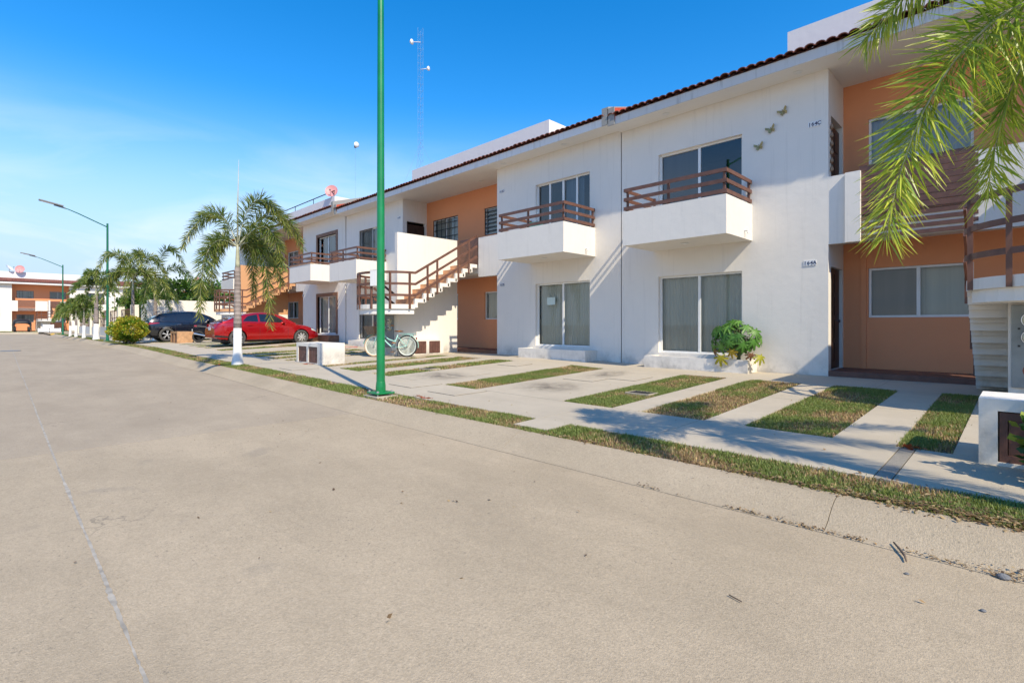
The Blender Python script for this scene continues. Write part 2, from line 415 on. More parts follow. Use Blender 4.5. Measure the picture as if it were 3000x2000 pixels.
# ------------------------------------------------------------------ ground levels
def sstep(a, b, x):
    t = min(1, max(0, (x - a) / (b - a))); return t * t * (3 - 2 * t)
YP = [-30, 3.86, 3.98, 4.08, 4.18, 4.27, 4.87, 6.19, 10.22, 11.7, 40]
ZP = [-.36, -.36, -.33, -.27, -.22, -.205, -.185, -.165, -.03, -.004, -.004]
def rise(X): return .10 * sstep(-6, -17, X) + .12 * sstep(-17, -28, X)
def riseh(X): return .05 * sstep(-7, -8.5, X) + .19 * sstep(-21.5, -23.5, X)
def zg(X, Y):
    z = float(np.interp(Y, YP, ZP)); w = sstep(7, 11.7, Y)
    return z + rise(X) * (1 - w) + riseh(X) * w
def strip_obj(name, m, parent, x0, x1, y0, y1, dz=0, thick=.09, nx=None, ny=None, bev=0):
    """a slab whose top follows the ground between x0..x1, y0..y1"""
    b = MB(); nx = nx or max(1, int(abs(x1 - x0) / 2.5)); ny = ny or 1
    xs = [x0 + (x1 - x0) * i / nx for i in range(nx + 1)]; ys = [y0 + (y1 - y0) * j / ny for j in range(ny + 1)]
    b.grid([[(x, y, zg(x, y) + dz) for x in xs] for y in ys])
    for (A, B) in ((ys[0], 1), (ys[-1], -1)):
        row = [(x, A, zg(x, A) + dz) for x in xs]; low = [(x, A, zg(x, A) + dz - thick) for x in xs]
        b.grid([low, row] if B == 1 else [row, low])
    for (A, B) in ((xs[0], -1), (xs[-1], 1)):
        row = [(A, y, zg(A, y) + dz) for y in ys]; low = [(A, y, zg(A, y) + dz - thick) for y in ys]
        b.grid([low, row] if B == 1 else [row, low])
    return b.build(name, m, parent)

# far terrain sheet
b = MB(); b.quad((-1500, -1500, -.62), (1500, -1500, -.62), (1500, 1500, -.62), (-1500, 1500, -.62))
tag(b.build('ground', 'soil'), kind='structure')
# base under slabs and lawns (dark joints / soil)
b = MB(); xs = [22 - i * 2.2 for i in range(52)]; ys = [4.2, 4.87, 6.19, 7.5, 9, 10.22, 11.0, 11.7, 14, 30]
b.grid([[(x, y, zg(x, y) - .035) for x in reversed(xs)] for y in ys])
tag(b.build('ground_base', 'soil'), kind='structure')

road = empty('road'); tag(road, kind='structure')
b = MB(); b.quad((-100, -26, -.42), (22, -26, -.42), (22, 4, -.42), (-100, 4, -.42)); b.build('bedding', 'joint_dark', road)
RX = [22, 12, 3.2, -7.35, -15.5, -24, -33, -43, -54, -66, -80, -86]
for i in range(len(RX) - 1):
    m = 'road_concrete' if RX[i] > -7 else 'road_concrete_grey'
    for (y0, y1) in ((.4005, 3.86), (-3.4, .3995)):
        strip_obj('road_slab', m, road, RX[i + 1] + .004, RX[i] - .004, y0, y1, 0, .1)
strip_obj('road_slab', 'road_concrete_grey', road, -86, 22, -26, -3.41, 0, .1, 40)
# crossing street at the far end
strip_obj('road_slab', 'road_concrete_grey', road, -86, -78, 3.87, 30, .22 - .02, .1, 2, 4)
# smeared joint filler along the centre joint
rnd = random.Random(3); b = MB(); up_, lo_ = [], []
for i in range(1400):
    x = -40 + i * .03; w = .010 + .010 * mnoise.noise(Vector((x * 1.7, 3, 0))) + rnd.uniform(-.003, .003); y = .40 + .006 * mnoise.noise(Vector((x * .9, 9, 0))); w = max(.0015, w)
    up_.append((x, y + w, zg(x, 0) + .003)); lo_.append((x, y - w * rnd.uniform(.5, 1), zg(x, 0) + .003))
b.grid([lo_, up_])
tag(b.build('joint_filler', 'joint_fill', road), kind='stuff')
# manhole on the road, far left
b = MB(); b.lathe([(.34, 0), (.34, .02), (.30, .026), (0, .026)], 24)
mh = b.build('manhole_cover', 'lamp_grey'); mh.location = (-31.5, .35, zg(-31.5, 0) + .002)
tag(mh, 'dark round iron manhole cover set in the concrete road', 'manhole')

# rolled kerb in cast lengths
kerb = empty('kerb'); tag(kerb, kind='structure')
KX = [20, 16.5, 13, 9.5, 6, 2.6, -.95, -4.1, -7.35, -10.5, -13.6, -16.8, -20, -23.2, -26.5, -29.8, -33, -36.3, -39.6, -43, -46.4, -50, -54, -58, -62, -66, -70, -75]
prof = [(3.865, -.50), (3.865, -.357), (3.93, -.350), (3.99, -.325), (4.05, -.287), (4.11, -.249), (4.17, -.222), (4.23, -.208), (4.30, -.202), (4.30, -.5)]
for i in range(len(KX) - 1):
    xs = [KX[i + 1] + .0025 + (KX[i] - KX[i + 1] - .005) * k / 4 for k in range(5)]; b = MB()
    b.grid([[(x, y, z + rise(x)) for x in xs] for (y, z) in prof])
    for xe in (xs[0], xs[-1]): b.poly([(xe, y, z + rise(xe)) for (y, z) in (prof if xe == xs[-1] else prof[::-1])])
    k = b.build('kerb_length', 'kerb_concrete', kerb); smooth_by_angle(k.data, .7)

# pavement slabs
pave = empty('pavement'); tag(pave, kind='structure')
SX = [20, 16, 12, 8, 4, .9, -.73, -.85, -2.86, -4.42, -6.7, -9.05, -11.4, -13.8, -16.2, -18.6, -21, -23.4, -25.8, -28.2, -30.6, -33, -35.4, -38, -41, -44, -48, -52, -56, -60, -65, -70, -76]
for i in range(len(SX) - 1):
    m = 'rough_concrete' if abs(SX[i] + .73) < .01 else 'slab_concrete'
    strip_obj('slab', m, pave, SX[i + 1] + .005, SX[i] - .005, 4.88, 6.185, 0, .07, 2)
strip_obj('slab', 'slab_concrete', pave, -4.43, -3.89, 4.46, 4.872, .004, .07, 1)
for x0 in (-41, -46, -51, -56, -61, -66, -71): strip_obj('slab', 'slab_concrete', pave, x0 - 4.99, x0, 6.19, 8.6, 0, .07, 2)

# driveway: concrete tracks between lawn strips
drive = empty('driveway'); tag(drive, kind='structure')
ST = [(-.89, -.47), (-2.33, -1.43), (-3.72, -2.82), (-5.08, -4.17), (-8.08, -7.12), (-10.9, -10.1), (-12.5, -11.5), (-13.52, -13.1)]
ST += [(-16.25, -15.8), (-17.65, -16.75), (-19.1, -18.2), (-20.5, -19.5), (-23.4, -22.4), (-24.9, -24.5), (-26.3, -25.5), (-27.7, -26.9), (-29.4, -28.8), (-33.9, -33.1), (-36.0, -35.2)]
ST = sorted(ST, key=lambda s: -s[0]); edges = [8.0]
xr_ = 8.0
for (a, c) in ST + [(-38.3, -38.3)]:
    x0, x1 = c, xr_
    if x1 - x0 > .1:
        nseg = max(1, round((x1 - x0) / 2.6))
        for k in range(nseg):
            xa, xb = x0 + (x1 - x0) * k / nseg, x0 + (x1 - x0) * (k + 1) / nseg
            for (ya, yb) in ((6.195, 8.35), (8.36, 10.21)):
                strip_obj('slab', 'slab_concrete', drive, xa + .004, xb - .004, ya, yb, 0, .07, 1)
    xr_ = a
AX = [8, 5, 2.3, -.35, -1.75, -4.3, -6.9, -9.5, -12.1, -14.7, -17.3, -19.9, -22.5, -25.1, -27.7, -30.3, -33, -35.6, -38.2]
for i in range(len(AX) - 1):
    strip_obj('slab', 'slab_concrete', drive, AX[i + 1] + .004, AX[i] - .004, 10.215, 11.69, 0, .07, 1)

# inspection covers let into the concrete
def cover(x, y, sx, sy, label, rot=0):
    b = MB(); z = zg(x, y); e = .012
    p = [(x - sx / 2, y - sy / 2), (x + sx / 2, y - sy / 2), (x + sx / 2, y + sy / 2), (x - sx / 2, y + sy / 2)]
    b.hexa([(a, c, zg(a, c) - .03) for a, c in p] + [(a, c, zg(a, c) + .004) for a, c in p])
    q = [(x - sx / 2 + e, y - sy / 2 + e), (x + sx / 2 - e, y - sy / 2 + e), (x + sx / 2 - e, y + sy / 2 - e), (x - sx / 2 + e, y + sy / 2 - e)]
    o = b.build('inspection_cover', 'joint_dark')
    b = MB(); b.hexa([(a, c, zg(a, c) + .002) for a, c in q] + [(a, c, zg(a, c) + .009) for a, c in q]); b.build('lid', 'slab_concrete', o)
    tag(o, label, 'cover', 'concrete inspection covers let into the paving')
cover(-8.52, 5.82, .78, .74, 'square concrete cover in the pavement beside the tall green lamp post')
cover(-7.15, 5.77, .78, .74, 'square concrete cover in the pavement at the end of a lawn strip')
cover(-8.95, 7.55, .72, .7, 'square concrete cover in the stained driveway track')
cover(-6.35, 8.55, .75, .7, 'square concrete cover in the wide driveway track, first of the pair')
cover(-5.75, 9.1, .75, .7, 'square concrete cover in the wide driveway track, second of the pair')
cover(-9.4, 9.5, .7, .6, 'square concrete cover in the driveway near the lower sliding door')
cover(-13.2, 5.45, .8, .7, 'square concrete cover in the pavement before the white bin cabinet')

m_, t_, b_, o_ = nt('oil_stain'); tr_ = t_.nodes.new('ShaderNodeBsdfTransparent'); mx_ = t_.nodes.new('ShaderNodeMixShader'); b_.inputs['Base Color'].default_value = (.14, .12, .10, 1); b_.inputs['Roughness'].default_value = .7
tc_ = t_.nodes.new('ShaderNodeTexCoord'); gr_ = t_.nodes.new('ShaderNodeTexGradient'); gr_.gradient_type = 'SPHERICAL'; t_.links.new(tc_.outputs['Object'], gr_.inputs[0])
t_.links.new(mathn(t_, 'MULTIPLY', mathn(t_, 'MULTIPLY', gr_.outputs['Fac'], noise(t_, tc_.outputs['Object'], 2.4, 5, .65, .35, .7)), .75), mx_.inputs[0]); t_.links.new(tr_.outputs[0], mx_.inputs[1]); t_.links.new(b_.outputs[0], mx_.inputs[2]); t_.links.new(mx_.outputs[0], o_.inputs[0])
for (x, y, sx, sy) in ((-9.2, 6.95, .9, .7), (-6.2, 7.2, .8, .8), (-25.0, 9.2, .9, 1.2), (-6.4, 9.3, .5, .9)):
    b = MB(); b.grid([[(i / 4 - 1, j / 4 - 1, (zg(x + sx * (i / 4 - 1), y + sy * (j / 4 - 1)) - zg(x, y))) for i in range(9)] for j in range(9)])
    o = b.build('oil_stain', 'oil_stain', drive); o.location = (x, y, zg(x, y) + .012); o.scale = (sx, sy, 1); tag(o, kind='stuff')
# small drain grates in the lawns
def grate(x, y, label):
    o = empty('drain_grate', (x, y, zg(x, y) + .01), 0, label, 'grate', 'drain grates in the lawn strips')
    b = MB()
    for d in ((-.22, .22, -.16, -.13), (-.22, .22, .13, .16), (-.22, -.19, -.13, .13), (.19, .22, -.13, .13)): b.box(d[0], d[1], d[2], d[3], -.05, .006)
    b.build('rim', 'slab_concrete', o)
    b = MB(); b.box(-.19, .19, -.13, .13, -.05, -.02)
    for k in range(7): b.box(-.18 + k * .055, -.155 + k * .055, -.13, .13, -.02, .008)
    b.build('bars', 'black_iron', o)
grate(-4.5, 7.55, 'small iron drain grate in the lawn strip below the papaya')
grate(-10.5, 7.6, 'small iron drain grate in a narrow lawn strip of the driveway')

# ------------------------------------------------------------------ grass
def vnoise(x, y, s, seed=0):
    return np.array([mnoise.noise(Vector((a * s + seed * 7.1, c * s - seed * 3.3, seed))) for a, c in zip(x, y)])
def lawn(name, x0, x1, y0, y1, dens, label, h=(.011, .026), dry=0.0, seed=1, w=.0055, ragged=.05, zc=None):
    r = np.random.default_rng(seed); n = int((x1 - x0) * (y1 - y0) * dens)
    x = r.uniform(x0, x1, n); y = r.uniform(y0, y1, n)
    # ragged spill over the edges
    x += np.where(r.random(n) < .2, r.normal(0, ragged * .6, n), 0); y += np.where(r.random(n) < .2, r.normal(0, ragged * .6, n), 0)
    gx = np.linspace(x0 - .3, x1 + .3, max(3, int((x1 - x0 + .6) / .12))); gy = np.linspace(y0 - .3, y1 + .3, max(3, int((y1 - y0 + .6) / .12)))
    GX, GY = np.meshgrid(gx, gy, indexing='ij'); sh = GX.shape
    P1 = (vnoise(GX.ravel(), GY.ravel(), 1.3, seed) + .45 * vnoise(GX.ravel(), GY.ravel(), 4.2, seed + 9)).reshape(sh)
    ix = np.clip(np.searchsorted(gx, x), 0, sh[0] - 1); iy = np.clip(np.searchsorted(gy, y), 0, sh[1] - 1)
    patch = P1[ix, iy]
    dryf = np.clip((patch + dry) * 2.3 + .12, 0, 1)
    keep = r.random(n) < (1 - .72 * dryf); keep &= ~((x > -4.44) & (x < -3.88) & (y > 4.45) & (y < 4.9)); x, y, dryf = x[keep], y[keep], dryf[keep]; n = len(x)
    z = np.array([(zg(a, c) if zc is None else zc) for a, c in zip(x, y)]) - .02
    hh = r.uniform(h[0], h[1], n) * (1 - .35 * dryf); a = r.uniform(0, 2 * PI, n); lean = r.uniform(.4, 1.9, n)
    dx, dy = np.cos(a), np.sin(a); ww = w * r.uniform(.6, 1.5, n)
    V = np.empty((n, 3, 3)); B = np.stack([x, y, z], 1); S = np.stack([-dy * ww, dx * ww, np.zeros(n)], 1)
    V[:, 0] = B - S; V[:, 1] = B + S; V[:, 2] = B + np.stack([dx * hh * lean, dy * hh * lean, hh + .02], 1)
    g = r.random((n, 1)); straw = r.random(n) < dryf * .85
    green = np.array([.175, .225, .058]) * (.65 + .7 * g) + np.array([.03, .02, .0]) * r.random((n, 1))
    st = np.array([.52, .39, .20]) * (.45 + .8 * g); brown = np.array([.30, .18, .095]) * (.5 + .8 * g)
    c = np.where(straw[:, None], np.where(r.random((n, 1)) < .55, st, brown), green)
    C = np.repeat(c, 3, 0)
    o = foliage(name, V.reshape(-1, 3), np.arange(3 * n).reshape(-1, 3), C, 'grass_blade')
    tag(o, label, 'grass', 'far lawns' if name == 'far_lawn' else 'street grass', kind='stuff'); return o
names = {0: 'lawn strip against the white bin cabinet at the porch', 1: 'lawn strip before the porch, half in shade', 2: 'dry brown lawn strip between two concrete tracks',
         3: 'greener lawn strip leading to the papaya planter', 4: 'lawn strip with green far end beside the wide concrete track'}
for i, (a, c) in enumerate(ST):
    near = a > -9
    lawn('lawn_strip', a + .01, c - .01, 6.2, 10.2, 10000 if near else (2200 if a > -15 else 900), 'short patchy grass, ' + names.get(i, 'narrow driveway lawn strip, ' + ['sixth', 'seventh', 'eighth', 'ninth', 'tenth', 'eleventh', 'twelfth', 'thirteenth', 'fourteenth', 'fifteenth', 'sixteenth', 'seventeenth', 'eighteenth', 'nineteenth'][max(0, i - 5)] + ' from the porch bin cabinet'),
         dry=[.05, .12, .42, -.02, .12, .1, .2, .1][i] if i < 8 else .1, seed=20 + i, w=.006 if near else .011)
lawn('verge', -6.5, 2.6, 4.29, 4.875, 12000, 'patchy grass verge along the kerb before the porch', dry=.12, seed=4, h=(.012, .028))
lawn('verge', -17, -6.5, 4.29, 4.875, 3600, 'grass verge along the kerb around the tall green lamp post', dry=.0, seed=5, w=.008)
lawn('verge', -40, -17, 4.29, 4.875, 1100, 'thin grass verge along the kerb beyond the tall palm', dry=.05, seed=6, w=.013)
lawn('verge', -76, -40, 4.29, 4.875, 300, 'far grass verge under the row of young palms', dry=.1, seed=7, w=.03, h=(.03, .07))
for y0 in (-6, -.5, 4.5, 9.5, 15): lawn('far_lawn', -89, -86.4, y0, y0 + 4.2, 260, 'lawn before the far cross street houses', dry=-.2, seed=int(30 + y0), w=.04, h=(.05, .1), zc=.14)
# far apron in front of the cross-street houses
b = MB(); b.grid([[(-93, -25, .15), (-93, 40, .15)], [(-86.2, -25, .12), (-86.2, 40, .12)], [(-86.2, -25, -.3), (-86.2, 40, -.3)]])
tag(b.build('far_pavement', 'slab_concrete'), kind='structure')

# ------------------------------------------------------------------ buildings
def curtain(parent, x0, x1, z0, z1, y, m, amp=.018, wl_=.09, seed=0, name='curtain'):
    b = MB(); r = random.Random(seed); n = max(4, int((x1 - x0) / .02)); ph = r.uniform(0, 6)
    xs = [x0 + (x1 - x0) * i / n for i in range(n + 1)]
    row = lambda z, k: [(x, y + amp * k * math.sin((x - x0) / wl_ * 2 * PI + ph + .8 * math.sin(x * 5)), z) for x in xs]
    b.grid([row(z0, 1.2), row((z0 + z1) / 2, 1), row(z1, .8)])
    return b.build(name, m, parent, smooth=True)

def sliding(parent, x0, x1, z0, z1, y, style='beige', name='sliding_door', frame='aluminium_white', panes=2, seed=0, glass='window_glass', mullx=None):
    """framed glazing in an opening; local y = plane of the frame"""
    f = .045; b = MB()
    b.box(x0, x1, y, y + .07, z0, z0 + f); b.box(x0, x1, y, y + .07, z1 - f, z1)
    b.box(x0, x0 + f, y + .001, y + .069, z0 + f, z1 - f); b.box(x1 - f, x1, y + .001, y + .069, z0 + f, z1 - f)
    ms = [x0 + (x1 - x0) * k / panes for k in range(1, panes)] if mullx is None else mullx
    for xm in ms: b.box(xm - .03, xm + .03, y - .006, y + .06, z0 + f, z1 - f)
    door = b.build(name, frame, parent)
    xs = [x0 + f] + [q for xm in ms for q in (xm - .03, xm + .03)] + [x1 - f]
    for k in range(0, len(xs), 2):
        b = MB(); yy = y + (.02 if (k // 2) % 2 else .04)
        b.quad((xs[k], yy, z0 + f), (xs[k + 1], yy, z0 + f), (xs[k + 1], yy, z1 - f), (xs[k], yy, z1 - f)); b.build('pane', glass, door)
        if (k // 2) % 2 == 0 and style in ('screen', 'mixed'):
            b = MB(); b.quad((xs[k], y + .075, z0 + f), (xs[k + 1], y + .075, z0 + f), (xs[k + 1], y + .075, z1 - f), (xs[k], y + .075, z1 - f)); b.build('screen', 'screen_grey', door)
    yc = y + .14
    if style == 'beige': curtain(door, x0 + .01, x1 - .01, z0 + .05, z1 - .02, yc, 'curtain_beige', seed=seed)
    elif style == 'grey': curtain(door, x0 + .01, x1 - .01, z0 + .02, z1 - .02, yc, 'curtain_grey', seed=seed)
    elif style == 'mixed':
        curtain(door, x0 + .01, (x0 + x1) / 2 + .1, z0 + .02, z1 - .02, yc, 'curtain_grey', .006, .3, seed)
        curtain(door, (x0 + x1) / 2 + .1, x1 - .01, z0 + .02, z1 - .02, yc + .01, 'curtain_grey', .006, .3, seed + 1)
    elif style == 'blue': curtain(door, x0 + .3, x1 - .01, z0 + .02, z1 - .02, yc, 'curtain_blue', seed=seed)
    elif style == 'part': curtain(door, (x0 + x1) / 2, x1 - .35, z0 + .02, z1 - .02, yc, 'curtain_blue', seed=seed)
    elif style == 'white': curtain(door, x0 + .01, x1 - .5, z0 + .02, z1 - .02, yc, 'curtain_beige', seed=seed)
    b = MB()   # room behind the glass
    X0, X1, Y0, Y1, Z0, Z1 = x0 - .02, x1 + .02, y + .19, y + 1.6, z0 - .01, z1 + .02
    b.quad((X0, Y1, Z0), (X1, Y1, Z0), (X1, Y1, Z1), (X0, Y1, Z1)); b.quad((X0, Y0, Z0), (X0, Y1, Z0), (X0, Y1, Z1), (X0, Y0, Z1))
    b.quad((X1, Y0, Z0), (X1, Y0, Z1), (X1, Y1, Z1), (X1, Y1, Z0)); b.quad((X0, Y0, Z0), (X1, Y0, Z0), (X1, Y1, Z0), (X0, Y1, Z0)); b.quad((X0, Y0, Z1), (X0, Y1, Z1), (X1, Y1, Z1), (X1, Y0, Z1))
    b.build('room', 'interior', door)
    return door

def grille(parent, x0, x1, z0, z1, y, mode='bars'):
    b = MB(); t = .016
    b.box(x0, x1, y - t, y, z0, z0 + .03); b.box(x0, x1, y - t, y, z1 - .03, z1); b.box(x0, x0 + .03, y - t + .001, y - .001, z0 + .03, z1 - .03); b.box(x1 - .03, x1, y - t + .001, y - .001, z0 + .03, z1 - .03)
    if mode == 'bars':
        n = int((x1 - x0) / .105)
        for k in range(1, n): xx = x0 + (x1 - x0) * k / n; b.box(xx - .011, xx + .011, y - t + .002, y - .002, z0 + .03, z1 - .03)
    elif mode == 'flat':
        n = int((z1 - z0) / .14)
        for k in range(1, n): zz = z0 + (z1 - z0) * k / n; b.box(x0 + .03, x1 - .03, y - t + .002, y - .002, zz - .02, zz + .02)
    else:
        for k in range(1, 6): xx = x0 + (x1 - x0) * k / 6; b.box(xx - .012, xx + .012, y - t + .002, y - .002, z0 + .03, z1 - .03)
        for zz in (z0 + .25 * (z1 - z0), z0 + .55 * (z1 - z0), z0 + .8 * (z1 - z0)): b.box(x0 + .03, x1 - .03, y - t - .01, y - t + .002, zz - .012, zz + .012)
    return b.build('security_grille', 'black_iron', parent)

def rail_run(parent, pts, zoffs, h=.075, w=.03, name='rail', m='rail_brown'):
    for zo in zoffs:
        b = MB()
        for i in range(len(pts) - 1):
            a = Vector(pts[i]) + Vector((0, 0, zo)); c = Vector(pts[i + 1]) + Vector((0, 0, zo)); d = (c - a).normalized() * .012
            if i > 0: a = a - d
            b.bar(a, c, w, h)
        b.build(name, m, parent)

def balcony(bld, x0, x1, wallm='white_stucco', railm='rail_brown', cap=None):
    """protruding balcony with solid parapet and three timber rails"""
    D = 1.39; t = .12; z0, z1 = 2.86, 3.65
    b = MB()
    b.box(x0 + .02, x1 - .02, -D + .02, -.002, z0 + .004, z0 + .14)
    b.box(x0, x1, -D - .003, -D + t, z0 - .002, z1); b.box(x0 - .002, x0 + t, -D + t, -.002, z0 + .001, z1 - .001); b.box(x1 - t, x1 + .002, -D + t, -.002, z0 + .001, z1 - .001)
    bal = b.build('balcony', wallm, bld)
    if cap: boxo('coping', cap, bal, x0 - .02, x1 + .02, -D - .02, -D + t + .02, z1 + .001, z1 + .035)
    xa, xb, yf = x0 + .035, x1 - .035, -D + .04
    for zc in (3.725, 3.935, 4.15):
        for (p, q) in (((x0, yf, zc), (x1, yf, zc)), ((xb + .015, yf + .016, zc), (xb + .015, -.01, zc)), ((xa - .015, yf + .016, zc), (xa - .015, -.01, zc))):
            b = MB(); b.bar(p, q, .03, .078); b.build('rail', railm, bal)
    for (px, py) in ((xa + .04, yf + .045), (xb - .04, yf + .045), ((xa + xb) / 2 - .1, yf + .045), (xa + .025, -.05), (xb - .025, -.05)):
        b = MB(); b.box(px - .022, px + .022, py - .022, py + .022, z1 - .01, 4.185); b.build('post', railm, bal)
    b = MB(); b.lathe([(.09, -.012), (.09, 0), (.06, 0)], 16, c=((x0 + x1) / 2, -.75, z0 - .001)); b.build('downlight', 'aluminium_white', bal)
    b = MB(); b.tube([(x1 - .01, -.45, z0 + .17), (x1 + .07, -.45, z0 + .165), (x1 + .075, -.45, z0 + .10)], .02, 8); b.build('spout', 'insulator', bal)
    return bal

def staircase(bld, clad, detail=True):
    """U stair: flight one climbs to the street on the left, curved landing, flight two returns on the right"""
    side = 'tan_stucco' if clad else 'white_stucco'
    st = boxo('stair_wall', side, bld, .57, .72, -2.5, -.003, -.25, 4.0)
    if clad: boxo('plinth', 'white_stucco', st, .565, .726, -2.506, -.002, -.26, 1.35)
    ztop, nr = 1.60, 9; rh = ztop / nr; tr = .24
    # flight one: x -.6 .. .57, ground at y = -.45 up to landing at y = -2.4
    for k in range(nr):
        y1 = -.40 - k * tr; y0 = y1 - tr; zt = (k + 1) * rh
        b = MB(); b.mi = 0
        b.box(-.6, .568, y0 - .05 if k < nr - 1 else y0, y1, zt - .13, zt); b.box(-.6, .568, y1 - .11, y1 + .001, zt - rh - .02 if k else -.2, zt - .13)
        b.mi = 1; b.quad((-.59, y0, zt + .004), (.56, y0, zt + .004), (.56, y1, zt + .004), (-.59, y1, zt + .004))
        b.build('step', [side, 'tread_tile'], st)
    # curved landing
    cx, cy, R = .61, -2.56, 1.21; N = 18
    arc = [(cx + R * math.cos(PI + PI * i / N), cy + R * .92 * math.sin(PI + PI * i / N)) for i in range(N + 1)]
    def plate(name, m, rr, z0, z1):
        b = MB(); P = [(cx + (x - cx) * rr, cy + (y - cy) * rr) for x, y in arc]
        b.poly([(x, y, z1) for x, y in P]); b.poly([(x, y, z0) for x, y in reversed(P)])
        for i in range(N): b.quad((*P[i], z0), (*P[i + 1], z0), (*P[i + 1], z1), (*P[i], z1))
        b.quad((*P[-1], z0), (*P[0], z0), (*P[0], z1), (*P[-1], z1))
        return b.build(name, m, st)
    plate('landing', side, 1.0, 1.46, 1.60); plate('landing_soffit', 'soffit_plaster', .955, 1.30, 1.459); plate('landing_tile', 'tread_tile', .93, 1.6, 1.606)
    # flight two
    n2 = 8; r2 = (3.05 - 1.6) / n2; t2 = 2.56 / n2
    for k in range(n2):
        y0 = cy + k * t2; y1 = y0 + t2; zt = 1.6 + (k + 1) * r2
        b = MB(); b.mi = 0
        b.box(.722, 1.82, y0, y1 + .05 if k < n2 - 1 else y1 - .01, zt - .12, zt); b.box(.722, 1.82, y0 - .001, y0 + .10, zt - r2 - .10, zt - .12)
        b.mi = 1; b.quad((.73, y0 - .012, zt + .004), (1.74, y0 - .012, zt + .004), (1.74, y1, zt + .004), (.73, y1, zt + .004))
        b.quad((.73, y0 - .004, zt - r2 + .01), (1.74, y0 - .004, zt - r2 + .01), (1.74, y0 - .004, zt), (.73, y0 - .004, zt))
        b.build('step', [side, 'tread_tile'], st)
    # railings
    zo = (.28, .63, .98)
    P = [(cx + (x - cx) * 1.012, cy + (y - cy) * 1.012, 1.6) for x, y in arc]
    run = P[1:] + [(1.835, cy, 1.6)] + [(1.835, -.03, 3.07)]
    # keep rail corners tidy: landing run then flight run
    rail_run(st, P[1:] + [(1.835, cy - .005, 1.6)], zo); rail_run(st, [(1.835, cy + .002, 1.6), (1.835, -.02, 3.05)], zo)
    rail_run(st, [(-.615, cy - .03, 1.6), (-.615, -.45, .2)], zo)
    posts = [P[i] for i in (2, 5, 8, 11, 14, 17)]
    for (x, y, z) in posts:
        b = MB(); b.box(x - .028, x + .028, y - .028, y + .028, 1.46, 2.60); b.build('post', 'rail_brown', st)
    for k, yy in enumerate((-2.1, -1.72, -.85, -.40)):
        zt = 1.6 + (yy - cy) / 2.56 * 1.45
        b = MB(); b.box(1.812, 1.858, yy - .028, yy + .028, zt - .12, zt + 1.0); b.build('post', 'rail_brown', st)
    for yy in (-2.2, -1.2, -.5):
        zt = 1.6 - (yy - cy) / -2.11 * -1.4; b = MB(); b.box(-.64, -.592, yy - .025, yy + .025, max(.0, zt - .05), zt + 1.0); b.build('post', 'rail_brown', st)
    # meter wall under the landing and bin niche
    boxo('meter_wall', 'white_stucco', st, -.2, .568, -2.52, -2.38, -.3, 1.299)
    if detail:
        boxo('bin_niche', 'white_stucco', st, .723, 1.02, -2.15, -.85, -.2, .47)
        for k, ya in enumerate((-2.02, -1.45)):
            b = MB(); b.box(1.021, 1.04, ya, ya + .44, .02, .42)
            for q in range(4): b.box(1.04, 1.048, ya + .03 + q * .1, ya + .11 + q * .1, .05, .39)
            b.build('bin_door', 'wood_door', st)
    return st

def number_plate(text, x, y, z, label, grp):
    o = empty('house_number', (x, y, z), 0, label, 'number', grp); w = .058
    for k, ch in enumerate(text):
        b = MB(); b.box(k * w, k * w + w - .003, -.012, 0, -.055, .055); t = b.build('tile', 'plate_white', o)
        cu = bpy.data.curves.new('digit', 'FONT'); cu.body = ch; cu.size = .098; cu.align_x = 'CENTER'; cu.extrude = .001; cu.offset = .0016
        to = bpy.data.objects.new('tmp', cu); COL.objects.link(to)
        me = bpy.data.meshes.new_from_object(to.evaluated_get(bpy.context.evaluated_depsgraph_get()))
        bpy.data.objects.remove(to, do_unlink=True)
        me.materials.clear(); me.materials.append(MATS['navy_print'])
        d = link(bpy.data.objects.new('digit', me), t); d.location = (k * w + w / 2, -.0145, -.030); d.rotation_euler = (PI / 2, 0, 0)
        b = MB(); b.box(k * w + .02, k * w + .036, -.0145, -.012, -.048, -.038); b.build('dot', 'navy_print', t)
    return o

TILE_ME = None
def tile_mesh():
    global TILE_ME
    if TILE_ME: return TILE_ME
    b = MB(); n = 7; L = .42
    for (ra, rb, za) in ((.092, .08, 0),):
        ro = [[(ra * math.cos(PI * k / n), y, (ra * .66) * math.sin(PI * k / n)) for k in range(n + 1)] for y in (0, L)]
        ri = [[((ra - .018) * math.cos(PI * k / n), y, ((ra - .018) * .62) * math.sin(PI * k / n)) for k in range(n + 1)] for y in (0, L)]
        b.grid(ro); b.grid([ri[1], ri[0]]); b.grid([ri[0], ro[0]])
    TILE_ME = b.mesh('roof_tile', 'terracotta'); return TILE_ME

